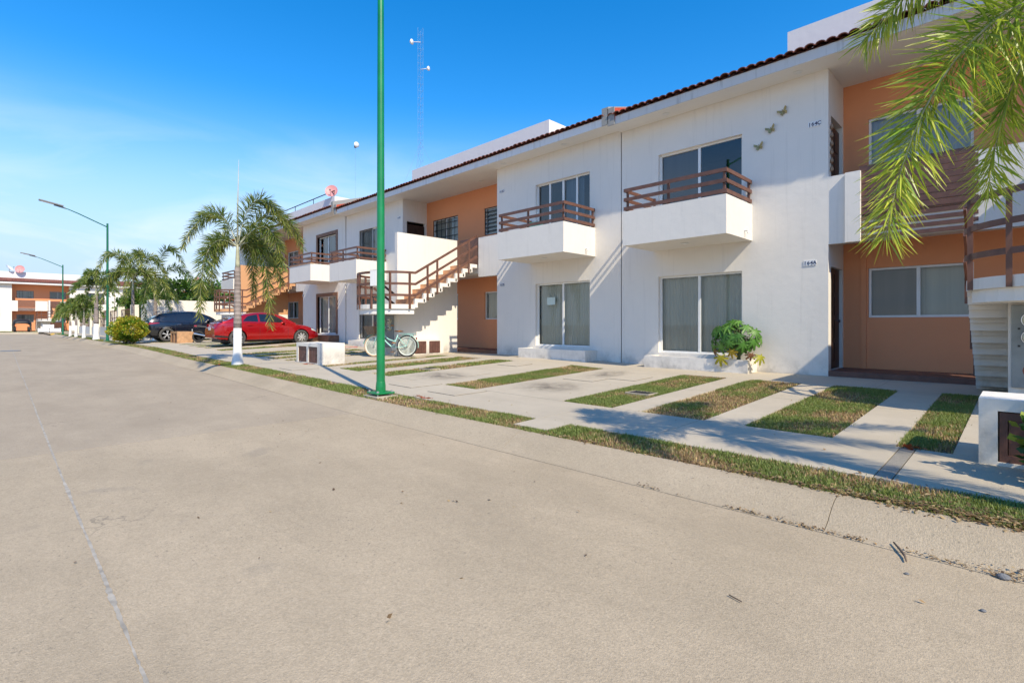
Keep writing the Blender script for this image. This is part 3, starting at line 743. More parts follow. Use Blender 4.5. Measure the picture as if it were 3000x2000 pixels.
def building(cx, yw, z0, rz, label, group, dx_l=0, dx_r=0, styles=('mixed', 'mixed', 'beige', 'blue'), clad_r=False, clad_stair=False, detail=True,
             stain=(False, False), grilles=(), bars_left=False, plants=True):
    B = empty('apartment_house', (cx, yw, z0), rz, label, 'house', group)
    S, RW, ZT, ze = 7.645, 2.82, 6.13, -.3
    doors = {}
    for sgn in (-1, 1):
        d0, d1 = (-6.55 + dx_l, -4.5 + dx_l) if sgn < 0 else (4.57 + dx_r, 6.62 + dx_r)
        lo = (d0, d1, .33, 2.22); up = (d0, d1, 3.04, 5.27)
        a, c = (-S, -RW) if sgn < 0 else (RW, S)
        b = MB(); b.wall((0, 0, 0), (1, 0, 0), (0, 0, 1), (0, 1, 0), (a, c), (ze, ZT), [lo, up], .18); b.build('wall', 'white_stucco', B)
        sty = styles[0:2] if sgn < 0 else styles[2:4]
        for q, (o_, s_) in enumerate(((lo, sty[0]), (up, sty[1]))):
            fr = 'aluminium_white'
            pn = 4 if (q == 1 and s_ == 'four') else 2
            if clad_r and sgn > 0:
                b = MB()
                b.box(o_[0] - .16, o_[0], -.035, .10, o_[2], o_[3] + .16); b.box(o_[1], o_[1] + .16, -.035, .10, o_[2], o_[3] + .16); b.box(o_[0], o_[1], -.034, .10, o_[3], o_[3] + .159)
                b.build('door_surround', 'wood_clad_dark', B)
            sliding(B, o_[0], o_[1], o_[2], o_[3], .09, {'four': 'part'}.get(s_, s_), 'sliding_door', fr, pn, seed=int(abs(cx) * 7 + q + sgn), glass='dark_glass' if q else 'window_glass')
            if bars_left and sgn < 0: grille(B, o_[0], o_[0] + (o_[1] - o_[0]) * (.52 if q else 1), o_[2], o_[3], .06)
        # balcony and planter
        e = .17
        if sgn < 0: bx0, bx1 = -6.69 + dx_l * 1.6, -4.28 + dx_l * 1.6
        else: bx0, bx1 = 4.36 + dx_r * 1.4, 6.82 + dx_r * 1.4
        wm = 'white_stucco'
        balcony(B, bx0, bx1, wm, 'rail_brown', 'wood_clad' if (clad_r and sgn > 0) else None)
        pm = 'wood_clad_dark' if (clad_r and sgn > 0) else 'white_stucco'
        pl = MB(); p0, p1 = bx0 + (.06 if sgn < 0 else 0), bx1 + (.1 if sgn < 0 else .05)
        pl.box(p0, p1, -.54, -.44, ze, .27); pl.box(p0, p0 + .1, -.44, -.002, ze, .268); pl.box(p1 - .1, p1, -.44, -.002, ze, .268); pl.box(p0 + .1, p1 - .1, -.44, -.002, ze, .18)
        pl.build('planter', pm, B)
    # returns with entrance doors
    for sgn in (-1, 1):
        xo = sgn * RW; th = .15 * sgn
        b = MB(); b.wall((xo, 0, 0), (0, 1, 0), (0, 0, 1), (1 if sgn > 0 else -1, 0, 0), (.181, 1.2), (ze, ZT), [(.20, 1.12, .10, 2.2), (.20, 1.12, 3.05, 5.25)], .15); b.build('wall', 'white_stucco', B)
        for zz in (.10, 3.05):
            b = MB(); xd = xo + sgn * .06; xe = xd + sgn * .05
            b.box(min(xd, xe), max(xd, xe), .21, 1.11, zz + .01, zz + 2.09)
            for k in range(4):
                za = zz + .16 + k * .48; b.box(min(xd, xd - sgn * .012), max(xd, xd - sgn * .012), .30, .62, za, za + .38); b.box(min(xd, xd - sgn * .012), max(xd, xd - sgn * .012), .70, 1.02, za, za + .38)
            d = b.build('entrance_door', 'door_brown', B)
            b = MB(); b.lathe([(.0, -.03), (.03, -.025), (.03, 0)], 10, 'X', (xd - sgn * .04, 1.03, zz + 1.0)); b.build('handle', 'chrome', d)
    # recess back wall
    wins = [(-2.37, -.72, 1.17, 2.2), (.86, 2.5, 1.17, 2.2), (-2.37, -.72, 4.32, 5.33), (.86, 2.5, 4.32, 5.33)]
    b = MB(); b.wall((0, 1.2, 0), (1, 0, 0), (0, 0, 1), (0, 1, 0), (-RW, RW), (ze, ZT), wins, .15); b.build('recess_wall', 'orange_stucco', B)
    for q, w in enumerate(wins):
        sliding(B, *w, 1.25, ['mixed', 'beige', 'grey', 'grey'][q], 'window', 'aluminium_white', 2, seed=q + int(abs(cx)), glass='dark_glass' if q > 1 else 'window_glass')
        if q in grilles: grille(B, w[0], w[1], w[2], w[3], 1.235, {0: 'grid', 1: 'grid', 2: 'grid', 3: 'flat'}[q])
    boxo('pilaster', 'orange_stucco', B, -2.50, -2.40, 1.17, 1.199, ze, 2.6)
    # porch floor and walkway
    boxo('porch', 'porch_tile', B, -RW + .001, .566, -.02, 1.199, ze, .10, bevel=.01); boxo('porch', 'porch_tile', B, .724, RW - .001, .02, 1.199, ze, .10, bevel=.01)
    wk = MB(); wk.box(-RW + .001, RW - .001, .12, 1.199, 2.75, 3.04); walk = wk.build('walkway', 'soffit_plaster', B)
    z2a, z2b = 2.62, 3.97
    boxo('walkway_parapet', 'white_stucco', B, -RW + .001, -2.27, .001, .119, z2a + .003, z2b); boxo('parapet_pier', 'white_stucco', B, -2.52, -2.27, -.08, 0, z2a, z2b - .002)
    boxo('walkway_parapet', 'white_stucco', B, -.64, .566, .001, .119, z2a, z2b); boxo('walkway_parapet', 'white_stucco', B, 1.88, RW - .001, .001, .119, z2a, z2b)
    boxo('walkway_beam', 'white_stucco', B, -2.269, -.641, .03, .119, z2a + .03, 3.05)
    for k in range(12):
        zz = z2a + .04 + k * .118
        b = MB(); b.box(-2.3, -.6, -.005 if k < 3 else .0, .026, zz, zz + (.07 if k < 4 else .10)); b.build('slat', 'rail_brown', walk)
    boxo('stair_gate', 'rail_brown', walk, .80, 1.86, .03, .06, 3.06, 3.99)
    # stairs
    staircase(B, clad_stair, detail)
    # eaves, roof, firewalls, parapet
    boxo('soffit', 'soffit_plaster', B, -S, S, -.57, 1.36, ZT + .001, ZT + .06)
    for (xa, xb, k) in ((-S, 0, 0), (0, S, 1)):
        boxo('fascia', 'stained_fascia' if stain[k] else 'fascia_plaster', B, xa + (.002 if k else 0), xb, -.585, -.50, ZT + .002, ZT + .205)
    sl = .30
    rb = MB(); X = -S
    pitch = .1825; nt_ = int(2 * S / pitch); x0 = -S + .10
    rows = []
    for (y, z) in ((-.62, ZT + .215), (2.4, ZT + .215 + 3.02 * sl)):
        rows.append([(x0 + i * pitch / 4, y, z + .018 * math.cos(i * PI / 2)) for i in range(4 * nt_ - 2)])
    rb.grid(rows); rb.box(-S, S, -.50, 2.3, ZT + .061, ZT + .19)
    roof = rb.build('roof', 'terracotta', B)
    if detail:
        tm = tile_mesh(); r = random.Random(int(cx * 10))
        for i in range(nt_):
            t = obj('roof_tile', tm, roof); t.location = (x0 + i * pitch, -.66 + r.uniform(-.012, .012), ZT + .235 + r.uniform(-.006, .006)); t.rotation_euler = (math.atan(sl), 0, r.uniform(-.03, .03))
    # upper courses joined
    rb = MB(); n = 5
    for c in range(0 if not detail else 1, 7):
        for i in range(nt_):
            ya = -.66 + c * .40; za = ZT + .235 + (ya + .66) * sl; xx = x0 + i * pitch; L = .42
            rb.grid([[(xx + .092 * math.cos(PI * k / n), ya + dy, za + dy * sl + .060 * math.sin(PI * k / n) - .012 * (dy > 0)) for k in range(n + 1)] for dy in (0, L)])
    tag(rb.build('tile_courses', 'terracotta', roof), kind='stuff')
    for sx in (-1, 1):
        b = MB(); xa, xb = (S - .20, S) if sx > 0 else (-S, -S + .20); xm = xa if sx > 0 else xb
        zf = lambda y, d: ZT + .02 + max(0, (y + .6)) * sl + d
        b.mi = 0; b.hexa([(xa, -.63, ZT - .01), (xb, -.63, ZT - .01), (xb, 2.4, ZT + .8), (xa, 2.4, ZT + .8), (xa, -.63, zf(-.6, .42)), (xb, -.63, zf(-.6, .42)), (xb, 2.4, zf(2.4, .42)), (xa, 2.4, zf(2.4, .42))])
        b.build('firewall', 'stain_concrete', B)
        b = MB(); xq = xm - .006 if sx > 0 else xm + .006
        b.hexa([(min(xm, xq), -.6, zf(-.6, .1)), (max(xm, xq), -.6, zf(-.6, .1)), (max(xm, xq), 2.38, zf(2.38, .1)), (min(xm, xq), 2.38, zf(2.38, .1)), (min(xm, xq), -.6, zf(-.6, .40)), (max(xm, xq), -.6, zf(-.6, .40)), (max(xm, xq), 2.38, zf(2.38, .40)), (min(xm, xq), 2.38, zf(2.38, .40))])
        b.build('red_flashing', 'red_paint', B)
    b = MB(); b.box(-3.93, 4.06, 1.2, 1.34, ZT + .19, 7.78); b.box(-3.93, -3.79, 1.34, 4.4, ZT + .19, 7.779); b.box(3.92, 4.06, 1.34, 4.4, ZT + .19, 7.779); b.box(-3.79, 3.92, 4.26, 4.4, ZT + .19, 7.778)
    b.build('roof_parapet', 'parapet_plaster', B)
    # side and back walls, flat deck
    b = MB(); b.box(-S, -S + .15, .181, 8, ze, ZT); b.box(S - .15, S, .181, 8, ze, ZT); b.box(-S + .15, S - .15, 7.85, 8, ze, ZT); b.box(-S, S, 1.361, 8, ZT + .002, ZT + .18)
    b.build('wall', 'white_stucco', B)
    for xx in (-6.2, -3.3, -1.3, 1.4, 3.4, 5.9):
        b = MB(); b.lathe([(.085, -.012), (.085, 0), (.05, 0)], 16, c=(xx, .55 if abs(xx) < RW else -.27, ZT)); b.build('downlight', 'insulator', B)
    return B

building(.05, 11.7, 0, 0, 'white and orange two-storey apartments numbered 164 with papaya planter', 'row of apartment houses',
         styles=('grey', 'screen', 'beige', 'blue'), stain=(True, False))
building(-15.22, 11.7, .05, 0, 'white and orange two-storey apartments numbered 162 with bicycle before its stairs', 'row of apartment houses', dx_l=.12, dx_r=-.02,
         styles=('grey', 'grey', 'beige', 'four'), grilles=(2, 3), bars_left=True)
building(-30.62, 11.7, .24, 0, 'two-storey apartments with wood-clad door frames and tan stairs behind the red car', 'row of apartment houses', dx_l=0, dx_r=.1,
         styles=('grey', 'grey', 'white', 'blue'), clad_r=True, clad_stair=True)
def far_house(y, label):
    building(-92, y, .16, PI / 2, label, 'houses across the end of the street', detail=False, grilles=(0, 2, 3), styles=('grey', 'grey', 'grey', 'grey'))
far_house(3.95, 'far apartment house facing down the street behind the covered car')
far_house(19.3, 'far apartment house facing the cross street, behind the fence and palms')
far_house(-11.4, 'far apartment house facing the cross street at the open end of the road')

# house numbers
g = 'house number tiles on the facade'
number_plate('164A', -3.21, 11.7, 2.28, 'blue house number 164A on white tiles by the lower door', g)
number_plate('164C', -3.13, 11.7, 5.09, 'blue house number 164C on white tiles by the upper door', g)
number_plate('162B', -12.27, 11.7, 2.33, 'blue house number 162B on white tiles at the wall corner', g)
number_plate('162D', -12.29, 11.7, 5.40, 'blue house number 162D on white tiles at the upper wall corner', g)
number_plate('162C', -18.42, 11.7, 5.44, 'blue house number 162C on white tiles beyond the lamp post', g)
number_plate('160D', -27.85, 11.7, 5.62, 'small blue house number high on the wall beside the tall palm', g)
number_plate('160B', -27.85, 11.7, 2.62, 'small blue house number low on the wall behind the red car', g)

# meter panels under the landings
def meters(cx, z0, label):
    o = empty('meter_panel', (cx, 11.7, z0), 0, label, 'electric meter', 'electric meter panels under the stair landings')
    boxo('back_plate', 'meter_grey', o, -.17, .56, -2.56, -2.521, .22, 1.27, bevel=.006)
    for (x, z) in ((.02, 1.08), (.02, .86), (.38, 1.08), (.38, .86)):
        b = MB(); b.lathe([(.095, 0), (.095, -.03), (.085, -.06), (.06, -.075), (0, -.08)], 20, 'Y', (x, -2.561, z)); m = b.build('meter', 'meter_glass', o, smooth=False)
        b = MB(); b.lathe([(.102, 0), (.108, -.012), (.102, -.02), (.095, -.02)], 20, 'Y', (x, -2.5605, z)); b.build('ring', 'chrome', m)
        b = MB(); b.box(x - .05, x + .05, -2.646, -2.638, z - .01, z + .025); b.build('register', 'black_plastic', m)
    b = MB(); b.lathe([(.09, 0), (.05, -.003), (0, -.004)], 14, 'Y', (.02, -2.561, .44)); b.build('rust_patch', 'terracotta', o)
    for (x, z) in ((-.1, .97), (.14, .97), (.5, .97), (-.1, .75), (.14, .75)):
        b = MB(); b.box(x - .012, x + .012, -2.567, -2.56, z - .012, z + .012); b.build('knockout', 'black_plastic', o)
meters(.05, 0, 'grey meter panel with rust spot beside the bin cabinet'); meters(-15.22, .05, 'dark grey meter panel under the landing behind the bicycle'); meters(-30.62, .24, 'grey meter panel under the tan landing behind the red car')

# brass butterflies on the wall
for k, (x, z) in enumerate(((-3.6, 5.51), (-3.84, 5.2), (-4.08, 4.89))):
    o = empty('butterfly_ornament', (x, 11.7, z), 0, ['highest', 'middle', 'lowest'][k] + ' of three gold butterfly ornaments on the white wall', 'ornament', 'gold butterflies on the wall')
    o.rotation_euler = (0, rad(-25 + k * 6), 0); o.scale = (.82, .82, .82)
    for sg in (-1, 1):
        b = MB(); w1 = [(0, 0), (.04, .055), (.11, .10), (.125, .04), (.06, -.01)]; w2 = [(0, 0), (.06, -.01), (.09, -.05), (.05, -.10), (.015, -.06)]
        for w in (w1, w2):
            f = [(sg * px, -.012 - abs(px) * .45, pz) for px, pz in w]; k2 = [(p[0], p[1] + .006, p[2]) for p in f]
            b.poly(f); b.poly(k2[::-1])
            for i in range(len(f)): b.quad(f[i], f[(i + 1) % len(f)], k2[(i + 1) % len(f)], k2[i])
        b.build('wing', 'brass_ornament', o)
    b = MB(); b.tube([(0, -.02, -.08), (0, -.025, 0), (0, -.02, .06)], [.006, .012, .009], 8); b.build('body', 'brass_ornament', o)

# ------------------------------------------------------------------ street lamps
def lamp(x, y, label, m='green_paint', H=6.95):
    z = zg(x, y); o = empty('street_lamp', (x, y, z), 0, label, 'street lamp', 'green street lamps along the kerb')
    b = MB(); b.lathe([(.076, .06), (.078, .10), (.072, .22), (.071, .24), (.060, H * .6), (.050, H), (0, H)], 24); p = b.build('pole', m, o, smooth=True); smooth_by_angle(p.data, .5)
    b = MB(); b.lathe([(.074, .06), (.082, .065), (.083, .16), (.075, .235), (.072, .24)], 24); b.build('collar', m, o, smooth=False)
    boxo('base_plate', m, o, -.17, .17, -.17, .17, .045, .07, bevel=.006)
    boxo('footing', 'slab_concrete', o, -.22, .22, -.2, .2, -.12, .012)
    for sx in (-1, 1):
        for sy in (-1, 1):
            b = MB(); b.lathe([(.012, .0), (.012, .10), (0, .10)], 6, c=(sx * .135, sy * .135, 0)); b.lathe([(.024, .0705), (.024, .09), (.012, .09)], 6, c=(sx * .135, sy * .135, 0)); b.build('bolt', 'galvanised', o)
    b = MB(); b.tube([(0, 0, H - .22), (0, -.12, H - .16), (0, -1.3, H + .38), (0, -1.75, H + .56), (0, -2.2, H + .66)], [.03, .03, .028, .025, .025], 10); b.build('arm', m, o, smooth=True)
    b = MB(); b.box(-.13, .13, -3.15, -2.1, 0, .075); h = b.build('lamp_head', 'lamp_grey', o, bevel=.02); h.rotation_euler = (rad(-11), 0, 0); h.location = (0, .1, H + .26)
    boxo('lens', 'lens_clear', h, -.10, .10, -3.05, -2.45, -.008, -.001)
    b = MB(); b.box(-.05, .05, -2.5, -2.0, -.06, -.009); b.build('bracket', 'lamp_grey', h)
    return o
lamp(-7.75, 4.59, 'tall bright green lamp post bolted down in the grass verge', H=7.3)
lamp(-38.2, 4.50, 'green street lamp with curved arm standing near the clipped bush', 'green_paint_dull', 6.95)
lamp(-66.0, 4.35, 'far green street lamp at the corner before the cross street', 'green_paint_dull', 6.8)

# ------------------------------------------------------------------ bin cabinets
def bins(x0, x1, y0, y1, h, label, body, door, top=None, ndoor=2, dz=0):
    z = zg((x0 + x1) / 2, y0) + dz; o = empty('bin_cabinet', ((x0 + x1) / 2, (y0 + y1) / 2, z), 0, label, 'bin cabinet', 'bin cabinets at the pavement edge')
    w, d = (x1 - x0) / 2, (y1 - y0) / 2; k = ndoor; fr = .12; dw = (2 * w - fr * (k + 1)) / k
    holes = [(-w + fr + i * (dw + fr), -w + fr + i * (dw + fr) + dw, .03, h - .10) for i in range(k)]
    b = MB(); b.wall((0, -d, 0), (1, 0, 0), (0, 0, 1), (0, 1, 0), (-w, w), (-.15, h), holes, .1)
    b.box(-w, -w + .1, -d + .1, d, -.15, h - .001); b.box(w - .1, w, -d + .1, d, -.15, h - .001); b.box(-w + .1, w - .1, d - .1, d, -.15, h - .001); b.box(-w + .1, w - .1, -d + .1, d - .1, h - .1, h - .002)
    b.build('body', body, o, weld=False)
    if top: boxo('top', top, o, -w - .01, w + .01, -d - .01, d + .01, h + .001, h + .03, bevel=.006)
    for (u0, u1, v0, v1) in holes:
        b = MB(); f = .06; yf = -d + .015
        b.box(u0 + .01, u1 - .01, yf, yf + .03, v0, v0 + f); b.box(u0 + .01, u1 - .01, yf, yf + .03, v1 - f - .01, v1 - .01); b.box(u0 + .01, u0 + f, yf, yf + .03, v0 + f, v1 - f - .01); b.box(u1 - f, u1 - .01, yf, yf + .03, v0 + f, v1 - f - .01)
        dr = b.build('door', door, o)
        n = max(3, int((u1 - u0 - 2 * f) / .10)); sw = (u1 - u0 - 2 * f) / n
        for i in range(n): boxo('slat', door, dr, u0 + f + i * sw + .006, u0 + f + (i + 1) * sw - .006, yf + .012, yf + .026, v0 + f, v1 - f - .01)
        b = MB(); b.lathe([(.0, -.03), (.016, -.025), (.012, 0)], 8, 'Y', (u1 - .05, yf, (v0 + v1) / 2)); b.build('knob', 'black_iron', dr)
    return o
bins(-.28, 1.2, 5.96, 6.62, .56, 'white plastered bin cabinet with dark louvred door by the porch lawn', 'white_stucco', 'wood_door', None, 2)
bins(-15.2, -13.68, 6.2, 6.95, .58, 'white bin cabinet with two brown doors beside the driveway lawns', 'white_stucco', 'wood_door', None, 2)
bins(-32.2, -30.75, 6.45, 7.2, .60, 'wood-clad bin cabinet with two dark doors behind the dark blue car', 'wood_clad', 'wood_clad_dark', None, 2)

# ------------------------------------------------------------------ boundary wall, fence, rear planting
w = empty('boundary_wall', (-39.2, 9, zg(-39.2, 9)), 0, 'white plastered boundary wall at the end of the apartment row', 'wall')
b = MB(); b.box(-.1, .1, -2.4, 11, -.4, 2.45); b.build('panel', 'white_stucco', w)
b = MB(); b.box(-2.0, -.101, -2.4, -2.2, -.4, 2.2); b.build('return_panel', 'cream_plaster', w)
fence = empty('garden_fence', (-41.3, 6.5, .02), 0, 'cream pillared fence with brown railings behind the street palms', 'fence')
for k in range(7):
    x = -1.5 - k * 5.6
    boxo('pillar', 'cream_plaster', fence, x - .28, x + .28, -.2, .2, -.3, 2.35); 
    if k < 6:
        boxo('low_wall', 'grey_plaster', fence, x - 5.32, x - .281, -.1, .1, -.3, .80)
        for zz in (.95, 1.5, 2.05): boxo('rail', 'rail_brown', fence, x - 5.32, x - .281, -.02, .02, zz, zz + .05)
        for q in range(12): boxo('bar', 'rail_brown', fence, x - 5.2 + q * .43, x - 5.12 + q * .43, -.035, -.021, .801, 2.15)

# ------------------------------------------------------------------ plants
def frond_arrays(pts, n, L, wdt, rng, col, col2, spread=1.0, per=5, tiplen=.45):
    """plume-like frond: leaflets all round a curved rib"""
    P = np.asarray(pts, float); t = np.linspace(.12, 1, n); s = np.linspace(0, 1, len(P))
    C = np.stack([np.interp(t, s, P[:, i]) for i in range(3)], 1)
    T = np.gradient(C, axis=0); T /= np.linalg.norm(T, axis=1, keepdims=True) + 1e-9
    up = np.array([0, 0, 1.]); N = np.cross(T, up); N /= np.linalg.norm(N, axis=1, keepdims=True) + 1e-6; B = np.cross(N, T)
    V = []; CC = []
    idx = np.repeat(np.arange(n), per); m = len(idx)
    ph = rng.uniform(0, 2 * PI, m); a = rng.uniform(.75, 1.2, m) * spread - .35 * (t[idx] ** 2)
    d = T[idx] * np.cos(a)[:, None] + (N[idx] * np.cos(ph)[:, None] + B[idx] * np.sin(ph)[:, None]) * np.sin(a)[:, None]
    tt = t[idx]; prof = np.where(tt < .25, .55 + 1.8 * tt, 1 - (1 - tiplen) * ((tt - .25) / .75) ** 1.6)
    l = L * prof * rng.uniform(.8, 1.12, m)
    side = np.cross(d, rng.normal(0, 1, (m, 3))); side /= np.linalg.norm(side, axis=1, keepdims=True) + 1e-9
    base = C[idx]; droop = np.stack([np.zeros(m), np.zeros(m), -.16 * l], 1); w_ = wdt * rng.uniform(.7, 1.2, m)
    p1 = base + d * (l * .5)[:, None] + droop * .2; p2 = base + d * l[:, None] + droop
    V = np.empty((m, 6, 3)); V[:, 0] = base - side * (w_ * .3)[:, None]; V[:, 1] = base + side * (w_ * .3)[:, None]
    V[:, 2] = p1 - side * w_[:, None]; V[:, 3] = p1 + side * w_[:, None]; V[:, 4] = p2 - side * (w_ * .12)[:, None]; V[:, 5] = p2 + side * (w_ * .12)[:, None]
    k = np.arange(m)[:, None] * 6; F = np.concatenate([k + np.array([0, 1, 3, 2]), k + np.array([2, 3, 5, 4])])
    mixf = np.clip(rng.normal(.35, .28, m) + .25 * (tt > .8), 0, 1)[:, None]
    c = (np.asarray(col) * (1 - mixf) + np.asarray(col2) * mixf) * rng.uniform(.75, 1.25, (m, 1))
    c6 = np.repeat(c[:, None, :], 6, 1); c6[:, 4:] = c6[:, 4:] * np.array([1.45, 1.25, 1.0]); 
    return V.reshape(-1, 3), F, c6.reshape(-1, 3)
def bez(p0, p1, p2, n=14, p3=None):
    out = []
    for i in range(n + 1):
        t = i / n; a, b_, c = Vector(p0), Vector(p1), Vector(p2)
        out.append(tuple(a * (1 - t) ** 2 + b_ * 2 * t * (1 - t) + c * t * t))
    return out
def palm(loc, zc, fronds, label, group, seed=1, r0=.13, white=1.0, n=80, per=5, L=.42, wdt=.014, spear=2.2, col=(.045, .10, .022), col2=(.16, .20, .045), lean=(0, 0), rl=.014, cat='palm tree', spread=1.0):
    """fronds: list of (control, tip) offsets from the crown base"""
    o = empty('palm_tree', loc, 0, label, cat, group); rng = np.random.default_rng(seed)
    lx, ly = lean; P = lambda z: (lx * z / zc, ly * z / zc, z)
    b = MB(); zs = [white + (zc - .55 - white) * i / 10 for i in range(11)]
    b.tube([P(z) for z in zs], [r0 * (.86 - .35 * (z - white) / (zc - white)) * (1 + .035 * ((i % 2))) for i, z in enumerate(zs)], 14); b.build('trunk', 'palm_trunk', o, smooth=True)
    b = MB(); b.tube([P(-.1), P(.03), P(.18), P(.5), P(white)], [r0 * 1.4, r0 * 1.3, r0 * 1.1, r0 * .93, r0 * .86], 16); b.build('painted_base', 'white_paint', o, smooth=True)
    b = MB(); b.tube([P(zc - .6), P(zc - .45), P(zc - .1), P(zc + .15)], [r0 * .5, r0 * .5, r0 * .36, r0 * .2], 12); b.build('crown_shaft', 'crown_shaft', o, smooth=True)
    c0 = Vector(P(zc))
    for i, (c1, tip) in enumerate(fronds):
        pts = bez(c0, c0 + Vector(c1), c0 + Vector(tip), 16)
        V, F, C = frond_arrays(pts, n, L, wdt, rng, col, col2, per=per, spread=spread)
        f = foliage('frond', V, F, C, 'palm_leaf', o)
        b = MB(); b.tube(pts, [rl * (1 - .8 * k / 16) for k in range(17)], 6); b.build('rib', 'crown_shaft', f, smooth=True)
    if spear:
        b = MB(); b.tube([c0 - Vector((0, 0, .1)), c0 + Vector((.02, 0, spear * .5)), c0 + Vector((.04, .02, spear))], [.03, .018, .004], 7); b.build('spear_leaf', 'crown_shaft', o, smooth=True)
    return o
def img(right, up, fwd=0):
    """offset given as (right, up, away) seen from the street camera direction"""
    return (right * .7071 - fwd * .7071, right * .7071 + fwd * .7071, up)
# tall palm by the kerb
F1 = [(img(-.7, 2.0, .2), img(-1.75, .05, .3)), (img(.35, 2.5, .1), img(1.35, .45, .3)), (img(1.1, 1.35, -.2), img(1.45, -.65, -.4)),
      (img(-.55, .7, -.9), img(-.5, -1.95, -.9)), (img(-.95, 1.0, .4), img(-1.05, -1.25, .5)), (img(.75, .75, .3), img(.68, -2.2, .5)), (img(-.1, 1.1, 1.0), img(-.25, -1.3, 1.4)), (img(.25, .9, 1.1), img(.55, -.9, 1.5)), (img(.9, 2.0, .5), img(1.5, .1, .8))]
palm((-15.6, 4.72, zg(-15.6, 4.72)), 3.28, F1, 'tall palm with white painted trunk base standing before the red car', 'street palms', 3, r0=.118, white=1.02, n=95, per=6, L=.43, wdt=.0115, spread=1.1, spear=2.45, col=(.075, .14, .03), col2=(.27, .28, .075))
# palm out of frame at the kerb, its fronds hang into view at the porch
c = Vector((.78, 4.6, zg(.78, 4.6))); zc = 3.05
def toward(x, y, z): return (x - c.x, y - c.y, z - c.z - zc)
F0 = [(toward(-.38, 4.2, 3.45), toward(-.62, 3.95, 1.58)), (toward(.1, 4.75, 4.35), toward(-.86, 4.7, 3.2)), (toward(-.05, 5.3, 3.75), toward(-.2, 5.35, 2.0)),
      (toward(1.7, 5.0, 4.1), toward(2.6, 5.3, 2.8)), (toward(1.6, 4.4, 3.8), toward(2.6, 4.3, 2.3)), (toward(1.3, 5.3, 4.0), toward(1.9, 6.4, 2.6)), (toward(.7, 5.3, 4.4), toward(.1, 6.4, 3.3)), (toward(.5, 4.4, 4.6), toward(-.25, 4.25, 3.35))]
palm(c, zc, F0, 'palm at the kerb whose yellow-green fronds hang before the porch', 'street palms', 11, r0=.12, white=1.0, n=135, per=6, L=.45, wdt=.0062, spear=1.3, spread=1.2, col=(.14, .26, .03), col2=(.48, .52, .075), rl=.012)
# palms near the clipped bush
def rand_fronds(k, R, seed, up=1.2, down=1.0):
    r = random.Random(seed); out = []
    for i in range(k):
        a = 2 * PI * i / k + r.uniform(-.25, .25); q = r.random(); rr = R * r.uniform(.85, 1.1)
        dx, dy = math.cos(a), math.sin(a); hi = up * (1.25 if i % 3 == 0 else .65); lo = (.25 if i % 3 == 0 else -down) * r.uniform(.7, 1.1)
        out.append(((dx * rr * .5, dy * rr * .5, hi), (dx * rr, dy * rr, lo)))
    return out
palm((-33.4, 5.0, zg(-33.4, 5)), 3.35, rand_fronds(11, 1.6, 5, 2.0, 1.1), 'pale green palm growing out of the clipped bush', 'street palms', 5, r0=.10, white=.9, n=46, per=5, L=.45, wdt=.02, spear=0, col=(.09, .15, .035), col2=(.26, .28, .07))
palm((-36.8, 6.6, zg(-36.8, 6.6)), 3.4, [(img(-.7, 3.4), img(-2.1, .7)), (img(.5, 3.6), img(1.7, 1.1)), (img(1.2, 2.2, .3), img(2.35, -.5, .4)), (img(-.2, .5, -.9), img(.1, -2.6, -1.0)), (img(.8, .6, -.6), img(1.5, -2.0, -.8)), (img(-.8, .7, .6), img(-1.5, -1.0, .9)), (img(0, .9, 1), img(.3, -1.0, 1.5)), (img(-.9, .5, -.5), img(-1.4, -1.3, -.8))],
     'dark green palm with hanging fronds beside the boundary wall behind the dark car', 'street palms', 6, r0=.13, white=.8, n=56, per=5, L=.5, wdt=.02, spear=1.5)
for k, (x, y, zc_, R, sp, s_) in enumerate(((-43.6, 4.55, 3.5, 1.5, 1.9, 7), (-49.5, 4.45, 2.1, 1.25, 0, 8), (-54.5, 4.4, 2.0, 1.2, 0, 9), (-58.5, 4.35, 1.8, 1.2, 0, 10))):
    palm((x, y, zg(x, y)), zc_, rand_fronds(10, R, s_, 1.45, .55), ['palm with white painted trunk base, tallest of the row along the fence', 'young palm with white trunk beside the fence, second of the row', 'young palm with white trunk, third of the row towards the corner', 'young palm with white trunk by the far street lamp'][k], 'young palms along the far verge', s_,
         r0=[.16, .10, .09, .09][k], white=[1.05, .95, .95, .9][k], n=34, per=5, L=.42, wdt=.03, spear=sp, col=(.06, .125, .028), col2=(.2, .24, .06))

def leaf_cloud(name, parent, n, center, radii, size, cols, seed, shell=.55, m='leaf', flat=.0, lump=.18):
    r = np.random.default_rng(seed); u = r.normal(0, 1, (n, 3)); u /= np.linalg.norm(u, axis=1, keepdims=True)
    rr = (shell + (1 - shell) * r.random(n) ** .7)
    lum = np.array([mnoise.noise(Vector(tuple(q * 2.6 + seed))) for q in u]); rr = rr * (1 + lump * lum * 1.6)
    P = np.asarray(center) + u * rr[:, None] * np.asarray(radii)
    d = u + r.normal(0, .7, (n, 3)); d[:, 2] += .25; d /= np.linalg.norm(d, axis=1, keepdims=True)
    s = np.cross(d, r.normal(0, 1, (n, 3))); s /= np.linalg.norm(s, axis=1, keepdims=True)
    l = size * r.uniform(.6, 1.3, (n, 1)); w = l * .42
    V = np.empty((n, 4, 3)); V[:, 0] = P; V[:, 1] = P + d * l * .5 - s * w; V[:, 2] = P + d * l; V[:, 3] = P + d * l * .5 + s * w
    F = np.arange(4 * n).reshape(-1, 4)
    cl = np.asarray(cols); pick = np.clip(((lum + .5) * len(cl) + r.normal(0, .8, n)).astype(int), 0, len(cl) - 1)
    C = cl[pick] * r.uniform(.7, 1.3, (n, 1))
    return foliage(name, V.reshape(-1, 3), F, np.repeat(C, 4, 0), m, parent)
